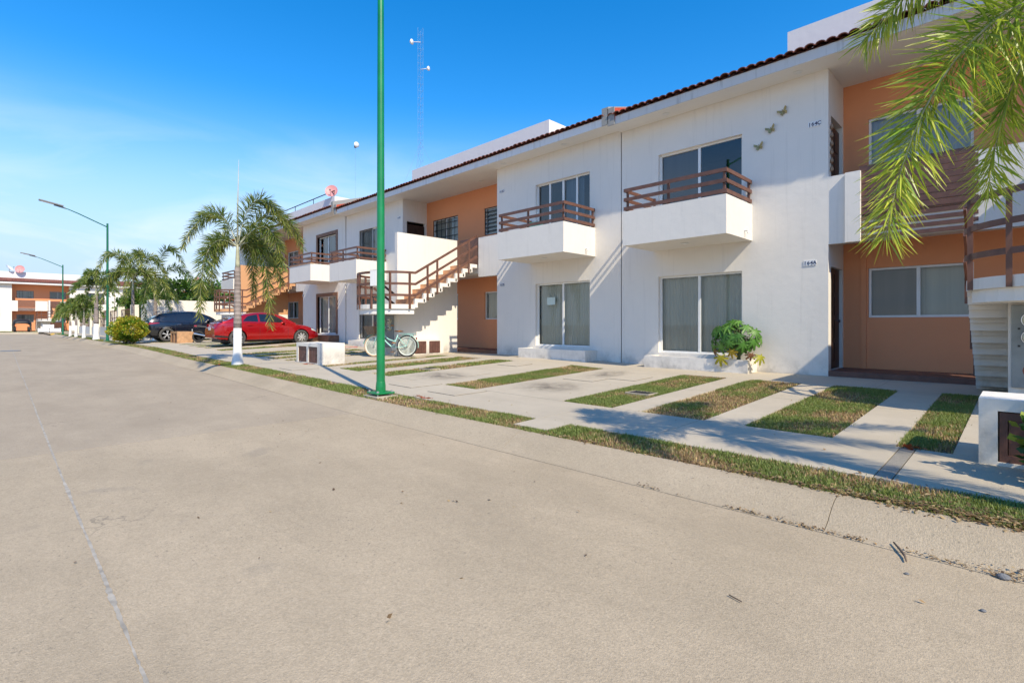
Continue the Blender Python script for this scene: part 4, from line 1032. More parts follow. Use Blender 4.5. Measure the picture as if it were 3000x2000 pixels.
# clipped golden bush
o = empty('clipped_bush', (-33.0, 4.75, zg(-33, 4.75)), 0, 'clipped yellow-green bush on the verge before the dark blue car', 'bush')
leaf_cloud('foliage', o, 9000, (0, 0, .72), (1.28, .78, .60), .085, [(.06, .13, .012), (.13, .23, .018), (.22, .29, .02), (.38, .33, .03)], 3, .62)
b = MB(); rnd = random.Random(5)
for k in range(9): b.tube([(rnd.uniform(-.4, .4), rnd.uniform(-.3, .3), -.05), (rnd.uniform(-.7, .7), rnd.uniform(-.5, .5), .6)], [.03, .015], 6)
b.build('stems', 'bark', o)
# shrub at the near bin cabinet
o = empty('garden_shrub', (.42, 5.55, zg(.42, 5.55)), 0, 'small green shrub growing in front of the louvred bin door', 'shrub')
leaf_cloud('foliage', o, 1500, (0, 0, .32), (.46, .3, .34), .075, [(.05, .12, .015), (.10, .20, .02), (.22, .28, .03)], 8, .5)
b = MB(); b.tube([(0, 0, -.05), (.05, 0, .3)], [.02, .01], 6); b.build('stems', 'bark', o)
# hedge trees behind the boundary wall
for k, (x, y, r_, h) in enumerate(((-43.5, 9.5, 2.2, 3.4), (-46.5, 12.5, 2.4, 3.3), (-44.8, 16.5, 2.3, 3.2), (-50, 8.6, 1.7, 3.0), (-57, 9.5, 2.0, 3.4))):
    o = empty('garden_tree', (x, y, 0), 0, ['dense green tree just over the boundary wall corner', 'rounded green tree behind the boundary wall by the hanging fronds', 'green tree behind the wall near the tan stairs', 'bright green tree behind the pillared fence', 'green tree behind the far end of the fence'][k], 'tree', 'trees behind the boundary wall')
    leaf_cloud('crown', o, 4200, (0, 0, h - .6), (r_, r_, 1.5), .22, [(.025, .06, .01), (.05, .11, .015), (.09, .17, .02)], 20 + k, .55, lump=.3)
    b = MB(); b.tube([(0, 0, -.2), (.1, 0, h - 1.2)], [.14, .08], 8); b.tube([(.1, 0, h - 1.4), (.7, .3, h - .2)], [.07, .03], 6); b.tube([(.1, 0, h - 1.4), (-.6, -.3, h - .2)], [.07, .03], 6); b.build('trunk', 'bark', o)

# papaya in the planter
def papaya():
    x, y = -4.42, 11.42; o = empty('papaya_plant', (x, y, .15), 0, 'bushy papaya plant with lobed leaves and some yellow ones in the white planter', 'plant')
    b = MB(); b.tube([(0, 0, 0), (.02, -.02, .4), (.03, -.03, .8)], [.045, .04, .03], 8); b.build('stem', 'stem_green', o)
    r = random.Random(4)
    def leaf(cx, cy, cz, s, yaw, pitch, roll, col, droop=.35): leaf2(cx, cy, cz, s, Matrix.Rotation(yaw, 4, 'Z') @ Matrix.Rotation(pitch, 4, 'X') @ Matrix.Rotation(roll, 4, 'Y'), col, droop)
    def leaf2(cx, cy, cz, s, RM, col, droop=.35):
        # palmate leaf: 7 lobes each with side teeth, built flat then curled
        pts = []; n = 7; tips = []
        for k in range(n):
            a = rad(-132 + 44 * k); L = s * (1.0 if k in (2, 3, 4) else (.85 if k in (1, 5) else .6)); tips.append((a, L))
        ring = []
        for k, (a, L) in enumerate(tips):
            def pp(rr, da): return (rr * math.sin(a + da), rr * math.cos(a + da))
            ring += [pp(L * .34, -.34), pp(L * .62, -.24), pp(L * .58, -.13), pp(L * .84, -.17), pp(L * .80, -.07), pp(L, 0), pp(L * .80, .07), pp(L * .84, .17), pp(L * .58, .13), pp(L * .62, .24)]
        V = [(0, 0, 0)] + [(px, py, -droop * (px * px + py * py) / s + .02 * math.sin(9 * math.atan2(px, py)) * s) for px, py in ring]
        M = Matrix.Translation((cx, cy, cz)) @ RM
        V = [tuple(M @ Vector(v)) for v in V]; m = len(ring)
        F = [(0, i + 1, (i + 1) % m + 1) for i in range(m)]
        C = np.array([np.array(col) * (1.5 if i == 0 else r.uniform(.8, 1.15)) for i in range(len(V))])
        lf = foliage('leaf', V, F, C, 'leaf', o)
        b = MB(); b.tube([(.03, -.03, max(.25, min(.78, cz + .1))), (cx * .6, cy * .6, cz + .04), (cx, cy, cz)], [.009, .007, .006], 5); b.build('petiole', 'stem_green', lf)
    G = [(.06, .16, .022), (.09, .22, .035), (.13, .27, .05)]
    for k in range(54):
        zf = r.uniform(-.75, 1.0); a = r.uniform(0, 2 * PI); q = math.sqrt(1 - min(1, zf * zf)); n_ = Vector((q * math.cos(a), q * math.sin(a), zf)); rr = r.uniform(.72, 1.05)
        cx, cy, cz = n_.x * .54 * rr + .0, n_.y * .26 * rr - .16, .60 + n_.z * .40 * rr
        nn = (n_ + Vector((.25, -.55, .35))).normalized(); yd = Vector((n_.x, n_.y - .2, -.55 if zf < .6 else -.1)); yd = (yd - nn * yd.dot(nn)).normalized(); xd = yd.cross(nn)
        leaf2(cx, cy, cz, r.uniform(.15, .23), Matrix((xd, yd, nn)).transposed().to_4x4(), r.choice(G), .35)
    leaf(-.22, -.42, .16, .22, PI, rad(-80), 0, (.34, .30, .02), .4); leaf(.0, -.38, .30, .17, PI * .95, rad(-85), 0, (.45, .30, .02), .4)
    leaf(-.42, -.3, .3, .14, 2.4, rad(-80), 0, (.25, .12, .05), .8); leaf(.38, -.32, .24, .15, -2.6, rad(-85), 0, (.20, .09, .045), .8); leaf(.52, -.2, .2, .2, -2.2, rad(-70), 0, (.30, .30, .03), .5)
papaya()

# ------------------------------------------------------------------ vehicles
def wheel(parent, x, y, r, w, side, tyre='tyre_dusty', spokes=5, name='wheel'):
    o = bpy.data.objects.new(name, None); link(o, parent); o.location = (x, y, r); o.empty_display_size = .1
    b = MB(); h = w / 2
    b.lathe([(r * .66, -h * .8), (r * .80, -h), (r * .94, -h * .92), (r, -h * .6), (r, h * .6), (r * .94, h * .92), (r * .80, h), (r * .66, h * .8), (r * .66, -h * .8)], 32, 'Y'); b.build('tyre', tyre, o, smooth=True)
    s = side
    b = MB(); b.lathe([(r * .675, -h * .8), (r * .675, h * .8), (r * .62, h * .82), (r * .60, h * .3), (r * .60, -h * .7)], 32, 'Y')
    yo = s * h * .70
    for k in range(spokes):
        a0 = 2 * PI * k / spokes + .2
        for da in (-.15, .15):
            a = a0 + da; p0 = (r * .12 * math.cos(a0), yo + s * .012, r * .12 * math.sin(a0)); p1 = (r * .63 * math.cos(a), yo, r * .63 * math.sin(a)); b.bar(p0, p1, .028, .03, (0, 1, 0))
    b.lathe([(0, yo + s * .03), (r * .1, yo + s * .028), (r * .17, yo)], 16, 'Y'); rm = b.build('rim', 'rim_silver', o)
    b = MB(); b.lathe([(r * .6, s * h * .1), (0, s * h * .1 + .001)], 24, 'Y'); b.build('brake_disc', 'car_dark', o)
    return o
def interp(x, xs, ys): return float(np.interp(x, xs, ys))
def pchip(x, xs, ys):
    # smooth interpolation: average of linear interpolation over a small window
    d = .10; return sum(interp(x + q * d, xs, ys) for q in (-1, -.5, 0, .5, 1)) / 5
def car(name, loc, rz, label, paint, P):
    """x forward from the rear bumper (0) to the nose (L)"""
    o = empty(name, loc, rz, label, 'car'); L, W = P['L'], P['W'] / 2
    zt = lambda x: pchip(x, *P['deck']); zbm = lambda x: pchip(x, *P['sill']); wd = lambda x: W * pchip(x, *P['plan'])
    zr = lambda x: pchip(x, *P['roof'])
    sec = [(0, 0), (.80, 0), (.95, .05), (.985, .22), (1.0, .45), (1.0, .62), (.985, .80), (.955, .93), (.88, .985), (.70, 1.0), (.35, 1.012), (0, 1.015)]
    N = 64; xs = [L * i / N for i in range(N + 1)]; rings = []
    for x in xs:
        zb, zz, w_ = zbm(x), zt(x), wd(x); h = zz - zb
        half = [(w_ * a, zb + h * c_) for a, c_ in sec]
        rings.append([(x, y, z) for y, z in half] + [(x, -y, z) for y, z in reversed(half[1:-1])])
    b = MB(); n = len(rings[0]); base = 0
    for r_ in rings: b.v += r_
    for i in range(N):
        for k in range(n):
            a = i * n + k; c_ = i * n + (k + 1) % n; b.f.append((a, c_, c_ + n, a + n)); b.m.append(0)
    b.f.append(tuple(reversed(range(n)))); b.m.append(0); b.f.append(tuple(N * n + k for k in range(n))); b.m.append(0)
    body = b.build('body', [paint, 'car_dark'], o, weld=True)
    R_ = P['R']; axs = P['axles']
    cut = MB()
    for ax in axs: cut.lathe([(R_ * 1.17, -1.2), (R_ * 1.17, 1.2)], 40, 'Y', (ax, 0, R_))
    co = cut.build('cut', 'car_dark', None, weld=True)
    md = body.modifiers.new('b', 'BOOLEAN'); md.operation = 'DIFFERENCE'; md.object = co; md.solver = 'EXACT'
    dg = bpy.context.evaluated_depsgraph_get(); dg.update()
    co.location = loc; co.rotation_euler = (0, 0, rz); bpy.context.view_layer.update(); dg = bpy.context.evaluated_depsgraph_get()
    me = bpy.data.meshes.new_from_object(body.evaluated_get(dg)); body.modifiers.clear(); body.data = me; bpy.data.objects.remove(co, do_unlink=True)
    me.materials.clear(); me.materials.append(MATS[paint]); smooth_by_angle(me, .55)
    # cabin
    xa, xb = P['cab']; M = 44; cx_ = [xa + (xb - xa) * i / M for i in range(M + 1)]; b = MB(); rows = []
    def csec(x):
        zb = zt(x) - .03; top = max(zr(x), zb + .01); wb_ = wd(x) * .915; wr_ = min(wb_, P['wr']); h = top - zb; H = P['H'] - zb
        f = min(1, h / max(.05, H)); wt = wb_ + (wr_ - wb_) * f
        return [(wb_, zb), (wb_ + (wt - wb_) * .5, zb + h * .52), (wt, zb + h * .86), (wt - .06, zb + h * .955), (wt * .6, zb + h * .992), (0, top)]
    for x in cx_:
        c_ = csec(x); rows.append([(x, y, z) for y, z in c_] + [(x, -y, z) for y, z in reversed(c_[:-1])])
    b.grid(rows); cab = b.build('cabin', paint, o, weld=True); smooth_by_angle(cab.data, .7)
    def ysurf(x, z):
        c_ = csec(x); zs = [p[1] for p in c_[:4]]; return interp(z, zs, [p[0] for p in c_[:4]])
    def pane(name, poly, off=.006, m='car_glass'):
        # poly in (x,z); a strip mesh between lower and upper outlines on both sides
        xsn = [p[0] for p in poly['lo']]; x0, x1 = min(xsn[0], poly['up'][0][0]), max(xsn[-1], poly['up'][-1][0]); n_ = 14
        for sd_ in (-1, 1):
            bb = MB(); rws = []
            for i in range(n_ + 1):
                x = x0 + (x1 - x0) * i / n_; zl = interp(x, [p[0] for p in poly['lo']], [p[1] for p in poly['lo']]); zu = max(zl + .002, interp(x, [p[0] for p in poly['up']], [p[1] for p in poly['up']]))
                rws.append([(x, sd_ * (ysurf(x, zl + (zu - zl) * q / 4) + off), zl + (zu - zl) * q / 4) for q in range(5)])
            bb.grid(rws); bb.build(name, m, o, smooth=True)
    for nm, poly in P['panes']: pane(nm, poly)
    def screen(nm, x0, x1, f0, f1, m='car_glass'):
        bb = MB(); rws = []; n_ = 12
        for i in range(n_ + 1):
            t = i / n_; x = x0 + (x1 - x0) * t; c_ = csec(x); f = f0 + (f1 - f0) * t; yw = [p[0] for p in c_[::-1]]; zw = [p[1] for p in c_[::-1]]
            rws.append([(x, yy, interp(abs(yy), yw, zw) + .008) for yy in [c_[2][0] * f * q / 8 for q in range(-8, 9)]])
        bb.grid(rws); bb.build(nm, m, o, smooth=True)
    for s_ in P['screens']: screen(*s_)
    for ax in axs:
        for sd_ in (-1, 1): wheel(o, ax, sd_ * (W - .10), R_, .21, sd_, spokes=P.get('spokes', 5))
    b = MB(); b.box(.25, L - .3, -W + .25, W - .25, zbm(L / 2) - .06, zbm(L / 2) + .15); b.build('underbody', 'car_dark', o)
    # fittings
    for sd_ in (-1, 1):
        mx, mz = P['mirror']; b = MB(); y0 = ysurf(mx, mz)
        b.hexa([(mx - .05, sd_ * (y0 - .02), mz - .02), (mx + .10, sd_ * (y0 - .02), mz - .04), (mx + .06, sd_ * (y0 + .20), mz - .02), (mx - .06, sd_ * (y0 + .20), mz), (mx - .06, sd_ * (y0 + .02), mz + .09), (mx + .08, sd_ * (y0 + .02), mz + .07), (mx + .04, sd_ * (y0 + .19), mz + .10), (mx - .06, sd_ * (y0 + .19), mz + .12)])
        b.build('mirror', paint, o, weld=True, bevel=.012)
        for dx in P['handles']:
            zz = zt(dx) - .15; b = MB(); yy = wd(dx) * .985; b.box(dx - .1, dx + .1, min(sd_ * yy, sd_ * (yy + .03)), max(sd_ * yy, sd_ * (yy + .03)), zz - .014, zz + .014); b.build('door_handle', P.get('handle_mat', paint), o, bevel=.006)
        for (nm, m, x0, x1, z0, z1) in P['lamps']:
            b = MB(); rws = []
            for i in range(9):
                x = x0 + (x1 - x0) * i / 8; rws.append([])
                for q in range(4):
                    zc_ = z0[0] + (z0[1] - z0[0]) * i / 8; zd = z1[0] + (z1[1] - z1[0]) * i / 8; z = zc_ + (zd - zc_) * q / 3
                    f = (z - zbm(x)) / (zt(x) - zbm(x)); yy = wd(x) * interp(f, [p[1] for p in sec[:10]], [p[0] for p in sec[:10]])
                    rws[-1].append((x, sd_ * (yy + .007), z))
            b.grid(rws); b.build(nm, m, o, smooth=True)
    for (nm, m, dd) in P['extra']:
        b = MB(); b.box(*dd); b.build(nm, m, o, bevel=.008)
    return o
SED = dict(L=4.55, W=1.80, R=.325, H=1.46, wr=.56, axles=(.86, 3.62), spokes=8,
    deck=([0, .04, .12, .5, .85, 1.6, 3.0, 3.35, 3.9, 4.25, 4.45, 4.55], [.62, .86, .99, 1.03, 1.04, 1.02, .97, .95, .86, .73, .60, .48]),
    sill=([0, .1, .4, .9, 3.6, 4.2, 4.55], [.38, .27, .24, .20, .20, .22, .30]),
    plan=([0, .06, .3, .9, 2.2, 3.4, 4.0, 4.35, 4.55], [.74, .86, .955, 1.0, 1.0, .985, .94, .82, .58]),
    roof=([.30, .75, 1.2, 1.7, 2.1, 2.55, 2.95, 3.40], [1.03, 1.20, 1.36, 1.45, 1.465, 1.42, 1.25, .955]), cab=(.30, 3.38),
    panes=[('rear_window', dict(lo=[(1.10, 1.05), (1.72, 1.03)], up=[(1.10, 1.08), (1.32, 1.28), (1.72, 1.365)])), ('front_window', dict(lo=[(1.80, 1.03), (2.92, .99)], up=[(1.80, 1.37), (2.1, 1.375), (2.5, 1.31), (2.92, 1.02)]))],
    screens=[('rear_screen', .42, 1.22, .86, .86), ('windscreen', 2.5, 3.30, .86, .88)], mirror=(2.78, 1.0), handles=(1.35, 2.3),
    lamps=[('tail_lamp', 'tail_red', .03, .46, (.78, .88), (.92, .93)), ('headlamp', 'lens_clear', 4.12, 4.47, (.66, .54), (.74, .60)), ('rear_bumper', 'black_plastic', .02, .5, (.36, .34), (.46, .40)), ('door_gap', 'car_dark', 1.755, 1.765, (.27, .27), (1.0, 1.0)), ('door_gap', 'car_dark', 2.99, 3.0, (.27, .27), (.95, .95)), ('door_gap', 'car_dark', 1.0, 1.008, (.62, .62), (1.0, 1.0)), ('sill_trim', 'car_dark', 1.2, 3.25, (.215, .215), (.25, .25))],
    extra=[('number_plate', 'plate_num', (-.012, .0, -.16, .16, .66, .78)), ('badge', 'chrome', (-.02, .0, -.05, .05, .82, .89)), ('reflector_bar', 'tail_red', (-.006, .01, -.75, -.45, .42, .46))])
car('parked_car', (-24.9, 6.42, zg(-24.9, 8.2) + .015), PI / 2, 'glossy red saloon parked nose-in before the wood-framed doors', 'car_red', SED)
SUV = dict(L=4.75, W=1.88, R=.375, H=1.68, wr=.60, axles=(.98, 3.72), spokes=5,
    deck=([0, .05, .15, .6, 1.2, 3.1, 3.5, 4.2, 4.6, 4.75], [.80, 1.0, 1.09, 1.12, 1.10, 1.08, 1.06, .98, .84, .66]),
    sill=([0, .12, .5, 1.0, 3.7, 4.4, 4.75], [.46, .32, .29, .25, .25, .28, .38]),
    plan=([0, .06, .3, .9, 2.2, 3.5, 4.2, 4.55, 4.75], [.78, .88, .96, 1.0, 1.0, .985, .94, .84, .66]),
    roof=([.18, .45, .8, 1.3, 2.2, 2.7, 3.2, 3.65], [1.12, 1.36, 1.55, 1.63, 1.68, 1.62, 1.40, 1.06]), cab=(.18, 3.62),
    panes=[('quarter_window', dict(lo=[(.72, 1.15), (1.36, 1.15)], up=[(.72, 1.17), (.95, 1.36), (1.36, 1.50)])), ('rear_window', dict(lo=[(1.44, 1.15), (2.18, 1.14)], up=[(1.44, 1.51), (1.8, 1.55), (2.18, 1.57)])), ('front_window', dict(lo=[(2.28, 1.14), (3.2, 1.11)], up=[(2.28, 1.57), (2.5, 1.56), (2.85, 1.42), (3.2, 1.14)]))],
    screens=[('rear_screen', .28, .72, .84, .84), ('windscreen', 2.75, 3.54, .86, .88)], mirror=(3.0, 1.13), handles=(1.55, 2.55), handle_mat='chrome',
    lamps=[('tail_lamp', 'tail_red', .03, .62, (.92, 1.0), (1.03, 1.05)), ('headlamp', 'lens_clear', 4.3, 4.66, (.80, .72), (.90, .80)), ('chrome_strip', 'chrome', .66, 3.2, (1.085, 1.075), (1.10, 1.09)), ('bumper_trim', 'black_plastic', .02, .55, (.42, .38), (.68, .60)), ('door_gap', 'car_dark', 2.225, 2.235, (.34, .34), (1.08, 1.08)), ('door_gap', 'car_dark', 1.36, 1.37, (.6, .6), (1.08, 1.08)), ('sill_trim', 'black_plastic', 1.4, 3.3, (.27, .27), (.40, .40))],
    extra=[('spoiler', 'car_navy', (.50, .90, -.56, .56, 1.60, 1.63)), ('number_plate', 'plate_num', (-.012, .0, -.17, .17, .76, .88)), ('roof_rail', 'chrome', (1.0, 2.6, .56, .585, 1.655, 1.69)), ('roof_rail', 'chrome', (1.0, 2.6, -.585, -.56, 1.655, 1.69))])
car('parked_car', (-34.3, 5.55, zg(-34.3, 7) + .01), PI / 2, 'dark navy blue sport utility car parked beside the boundary wall', 'car_navy', SUV)

# motorcycle between the two cars
def motorcycle(loc, rz):
    o = empty('motorcycle', loc, rz, 'black motorcycle parked between the red car and the dark blue car', 'motorcycle'); o.rotation_euler = (rad(-7), 0, rz)
    for x, r in ((-.66, .29), (.66, .30)):
        w_ = bpy.data.objects.new('wheel', None); link(w_, o); w_.location = (x, 0, r)
        b = MB(); b.lathe([(r - .09, -.05), (r - .02, -.055), (r, -.02), (r, .02), (r - .02, .055), (r - .09, .05), (r - .09, -.05)], 28, 'Y'); b.build('tyre', 'rubber', w_, smooth=True)
        b = MB(); b.lathe([(r - .085, -.03), (r - .085, .03), (r - .11, .03), (r - .11, -.03), (r - .085, -.03)], 28, 'Y')
        for k in range(5): a = 2 * PI * k / 5; b.bar((0, 0, 0), ((r - .1) * math.cos(a), 0, (r - .1) * math.sin(a)), .02, .03, (0, 1, 0))
        b.build('rim', 'lamp_grey', w_)
    b = MB(); b.tube([(.66, .07, .30), (.50, .07, .78), (.44, .07, .95)], .022, 8); b.tube([(.66, -.07, .30), (.50, -.07, .78), (.44, -.07, .95)], .022, 8); b.build('fork', 'chrome', o)
    b = MB(); b.tube([(.40, -.36, 1.0), (.44, -.2, 1.03), (.47, 0, .99), (.44, .2, 1.03), (.40, .36, 1.0)], .014, 8); b.build('handlebar', 'black_iron', o)
    for sy in (-1, 1):
        b = MB(); b.tube([(.43, sy * .22, 1.03), (.47, sy * .30, 1.2)], .006, 6); b.lathe([(.0, -.012), (.05, -.008), (.055, 0), (.0, .005)], 12, 'X', (.47, sy * .32, 1.22)); b.build('mirror', 'black_plastic', o)
    b = MB(); b.lathe([(.0, .10), (.07, .08), (.09, 0), (.07, -.08), (0, -.1)], 14, 'X', (.58, 0, .88)); b.build('headlight', 'lens_clear', o, smooth=True)
    b = MB(); rws = []
    for i in range(9):
        t = i / 8; x = .36 - .5 * t; r_ = .15 * math.sin(PI * (.18 + .72 * t)); rws.append([(x, r_ * .85 * math.cos(a), .83 - .05 * t + r_ * .8 * math.sin(a)) for a in [2 * PI * k / 12 for k in range(13)]])
    b.grid(rws); b.build('tank', 'moto_red', o, smooth=True)
    b = MB(); rws = []
    for i in range(9):
        t = i / 8; x = -.10 - .62 * t; wd_ = .13 - .04 * t; z = .80 + .07 * t; rws.append([(x, -wd_, z - .07), (x, -wd_, z - .01), (x, 0, z + .02), (x, wd_, z - .01), (x, wd_, z - .07)])
    b.grid(rws); b.build('seat', 'black_plastic', o, smooth=True)
    b = MB(); b.box(-.16, .28, -.14, .14, .32, .62); b.lathe([(.10, -.16), (.13, -.12), (.13, .12), (.10, .16)], 16, 'Y', (.05, 0, .38)); b.build('engine', 'lamp_grey', o, bevel=.02)
    b = MB(); b.tube([(.44, 0, .93), (.1, 0, .70), (-.3, 0, .72), (-.7, 0, .82)], .025, 8); b.tube([(.44, 0, .85), (.28, 0, .45), (-.16, 0, .36), (-.3, 0, .70)], .022, 8); b.tube([(-.18, .1, .42), (-.66, .1, .29)], .022, 8); b.tube([(-.18, -.1, .42), (-.66, -.1, .29)], .022, 8); b.build('frame', 'black_iron', o)
    b = MB(); b.tube([(.18, -.15, .40), (.0, -.17, .28), (-.35, -.17, .32)], .022, 8); b.tube([(-.35, -.17, .32), (-.85, -.18, .44)], [.04, .05], 12); b.build('exhaust', 'chrome', o)
    for (xc, r_, a0, a1) in ((-.66, .34, .5, 2.4), (.66, .35, .9, 2.6)):
        b = MB(); b.grid([[(xc + r_ * math.cos(a0 + (a1 - a0) * k / 10), yy, .29 + r_ * math.sin(a0 + (a1 - a0) * k / 10)) for k in range(11)] for yy in (-.075, 0, .075)]); b.build('mudguard', 'black_plastic', o)
    b = MB(); b.box(-.86, -.74, -.08, .08, .80, .88); b.build('tail_light', 'tail_red', o, bevel=.015)
    b = MB(); b.box(-.95, -.93, -.09, .09, .55, .68); b.build('number_plate', 'plate_num', o)
    b = MB(); b.tube([(.0, .14, .32), (-.05, .30, .0)], .012, 6); b.build('side_stand', 'black_iron', o)
motorcycle((-30.0, 7.9, zg(-30.0, 7.9)), rad(68))

# cruiser bicycle
def bicycle(loc, rz, lean, label, small=False, s=1.0, frame='mint_paint', tyf='tyre_tan', tyr='rubber'):
    o = empty('bicycle', loc, rz, label, 'bicycle'); o.rotation_euler = (lean, 0, rz); o.scale = (s, s, s)
    R_ = .345; wb_ = .56
    def wh(x, ty):
        w_ = bpy.data.objects.new('wheel', None); link(w_, o); w_.location = (x, 0, R_)
        n = 40; b = MB(); b.tube([((R_ - .026) * math.cos(2 * PI * k / n), 0, (R_ - .026) * math.sin(2 * PI * k / n)) for k in range(n + 1)], .026, 8, False); b.build('tyre', ty, w_, smooth=True)
        b = MB(); b.lathe([(R_ - .045, -.017), (R_ - .045, .017), (R_ - .072, .012), (R_ - .072, -.012), (R_ - .045, -.017)], 40, 'Y'); b.build('rim', 'cream_rim', w_)
        b = MB()
        for k in range(20): a = 2 * PI * k / 20; sy = .025 * (1 if k % 2 else -1); b.tube([(.018 * math.cos(a + .9), sy, .018 * math.sin(a + .9)), ((R_ - .06) * math.cos(a), 0, (R_ - .06) * math.sin(a))], .0009, 4, False)
        b.build('spokes', 'chrome', w_)
        b = MB(); b.lathe([(.018, -.05), (.022, -.03), (.022, .03), (.018, .05)], 10, 'Y'); b.build('hub', 'chrome', w_)
    wh(-wb_, tyr); wh(wb_, tyf)
    head = (.42, 0, .82); bb = (-.08, 0, .30); seat_t = (-.24, 0, .70)
    b = MB()
    b.tube([(.44, 0, .72), (.30, 0, .62), (.12, 0, .44), (-.02, 0, .33), bb], .022, 8)
    b.tube([(.41, 0, .83), (.28, 0, .72), (.08, 0, .56), (-.10, 0, .50), (-.17, 0, .51)], .019, 8)
    b.tube([bb, seat_t], .018, 8); b.tube([(.455, 0, .68), (.395, 0, .90)], .024, 8)
    for sy in (-.06, .06):
        b.tube([bb, (-.3, sy, .30), (-wb_, sy, R_)], .011, 7); b.tube([(-.2, 0, .62), (-.3, sy, .60), (-wb_, sy, R_)], .010, 7)
    b.build('frame', frame, o, smooth=True)
    b = MB()
    for sy in (-.055, .055): b.tube([(.45, sy * .5, .70), (.48, sy, .62), (wb_, sy, R_)], .013, 7)
    b.build('fork', frame, o, smooth=True)
    for x, a0, a1 in ((-wb_, -.15, 2.75), (wb_, .9, 3.0)):
        b = MB(); r_ = R_ + .03; b.grid([[(x + r_ * math.cos(PI - (a0 + (a1 - a0) * k / 14)), yy, R_ + (r_ + zz) * math.sin(PI - (a0 + (a1 - a0) * k / 14))) for k in range(15)] for yy, zz in ((-.04, -.015), (-.02, .004), (.02, .004), (.04, -.015))]); b.build('mudguard', frame, o, smooth=True)
    b = MB(); b.tube([seat_t, (-.265, 0, .80)], .013, 8); b.tube([(.395, 0, .90), (.38, 0, 1.0)], .012, 8); b.build('seat_post', 'chrome', o)
    b = MB(); b.tube([(.12, -.32, 1.02), (.22, -.30, 1.04), (.36, -.16, 1.06), (.38, 0, 1.0), (.36, .16, 1.06), (.22, .30, 1.04), (.12, .32, 1.02)], .012, 8); hb_ = b.build('handlebar', 'chrome', o, smooth=True)
    for sy in (-1, 1):
        b = MB(); b.tube([(.05, sy * .325, 1.01), (.15, sy * .315, 1.025)], .017, 8); b.build('grip', 'tan_leather', o)
    b = MB(); b.grid([[(-.40, 0, .815), (-.40, .07, .82), (-.39, .11, .815)], [(-.34, 0, .83), (-.34, .08, .835), (-.33, .115, .81)], [(-.24, 0, .835), (-.24, .045, .83), (-.24, .06, .80)], [(-.12, 0, .835), (-.12, .02, .825), (-.12, .025, .80)]])
    b.grid([[(-.40, 0, .815), (-.40, -.07, .82), (-.39, -.11, .815)], [(-.34, 0, .83), (-.34, -.08, .835), (-.33, -.115, .81)], [(-.24, 0, .835), (-.24, -.045, .83), (-.24, -.06, .80)], [(-.12, 0, .835), (-.12, -.02, .825), (-.12, -.025, .80)]])
    b.box(-.38, -.2, -.06, .06, .79, .812); b.build('saddle', 'tan_leather', o, smooth=True)
    b = MB()
    for sy in (-.06, 0, .06): b.tube([(-.30, sy, .735), (-.84, sy, .735)], .007, 6)
    for x in (-.36, -.55, -.8): b.tube([(x, -.06, .735), (x, .06, .735)], .006, 6)
    for sy in (-.06, .06): b.tube([(-.72, sy, .735), (-wb_, sy, R_)], .006, 6)
    b.build('rack', frame, o)
    b = MB(); b.lathe([(.085, -.065), (.09, -.06), (.085, -.055)], 24, 'Y', (bb[0], 0, bb[2])); b.bar((bb[0], -.08, bb[2]), (bb[0] + .08, -.08, bb[2] - .14), .012, .02, (0, 1, 0)); b.bar((bb[0], .08, bb[2]), (bb[0] - .08, .08, bb[2] + .14), .012, .02, (0, 1, 0)); b.build('crank', 'chrome', o)
    for (dx, sy, dz) in ((.08, -1, -.14), (-.08, 1, .14)): boxo('pedal', 'tan_leather', o, bb[0] + dx - .05, bb[0] + dx + .05, min(sy * .09, sy * .17), max(sy * .09, sy * .17), bb[2] + dz - .012, bb[2] + dz + .012)
    if not small:
        b = MB()
        for k in range(7):
            z = .72 + k * .035; w_ = .14 + .012 * k; d_ = .10 + .008 * k
            for (x0, x1, y0, y1) in ((.55 - .04, .56 - .04, -w_, w_), (.55 + 2 * d_, .56 + 2 * d_, -w_, w_)): b.box(x0, x1, y0, y1, z, z + .028)
            for sy in (-1, 1): b.box(.52, .55 + 2 * d_, min(sy * w_, sy * (w_ - .01)), max(sy * w_, sy * (w_ - .01)), z, z + .028)
        b.box(.52, .76, -.13, .13, .71, .72); b.build('basket', 'wicker', o)
    b = MB(); b.box(-.875, -.855, -.03, .03, .55, .62); b.build('rear_reflector', 'tail_red', o)
    b = MB(); b.tube([(-.25, .06, .30), (-.33, .2, .02)], .009, 6); b.build('kickstand', 'black_iron', o)
bicycle((-14.28, 8.80, zg(-14.28, 8.8) + .005), rad(214), rad(4), 'mint green cruiser bicycle with tan saddle parked before the stairs')

# ------------------------------------------------------------------ roof-top things and far details
def dish(x, y, z, r, m, aim, label, pole=.5, grp='satellite dishes on the roofs'):
    o = empty('satellite_dish', (x, y, z), 0, label, 'dish', grp)
    b = MB(); b.tube([(0, 0, -.1), (0, 0, pole)], .025, 8); b.build('pole', 'galvanised', o)
    M = (Vector(aim).normalized()).to_track_quat('Z', 'Y').to_matrix().to_4x4(); M.translation = (0, 0, pole)
    b = MB(); n = 24; rows = [[(r * q * math.cos(2 * PI * k / n), r * 1.08 * q * math.sin(2 * PI * k / n), .28 * r * q * q) for k in range(n + 1)] for q in (.02, .35, .65, .85, 1)]
    b.grid(rows); b.grid([[(p[0], p[1], p[2] - .015) for p in rw] for rw in rows[::-1]]); d = b.build('reflector', m, o, smooth=True); d.matrix_local = M
    b = MB(); b.tube([(0, -r, .2 * r), (0, -r * .35, r * .95)], .014, 6); b.box(-.04, .04, -r * .38, -r * .22, r * .9, r * 1.1); a = b.build('feed_arm', 'lamp_grey', o); a.matrix_local = M
    return o
dish(-27.0, 12.95, 8.02, .34, 'dish_red', (.75, -.65, .35), 'pale red satellite dish on the parapet corner above the tall palm', .32)
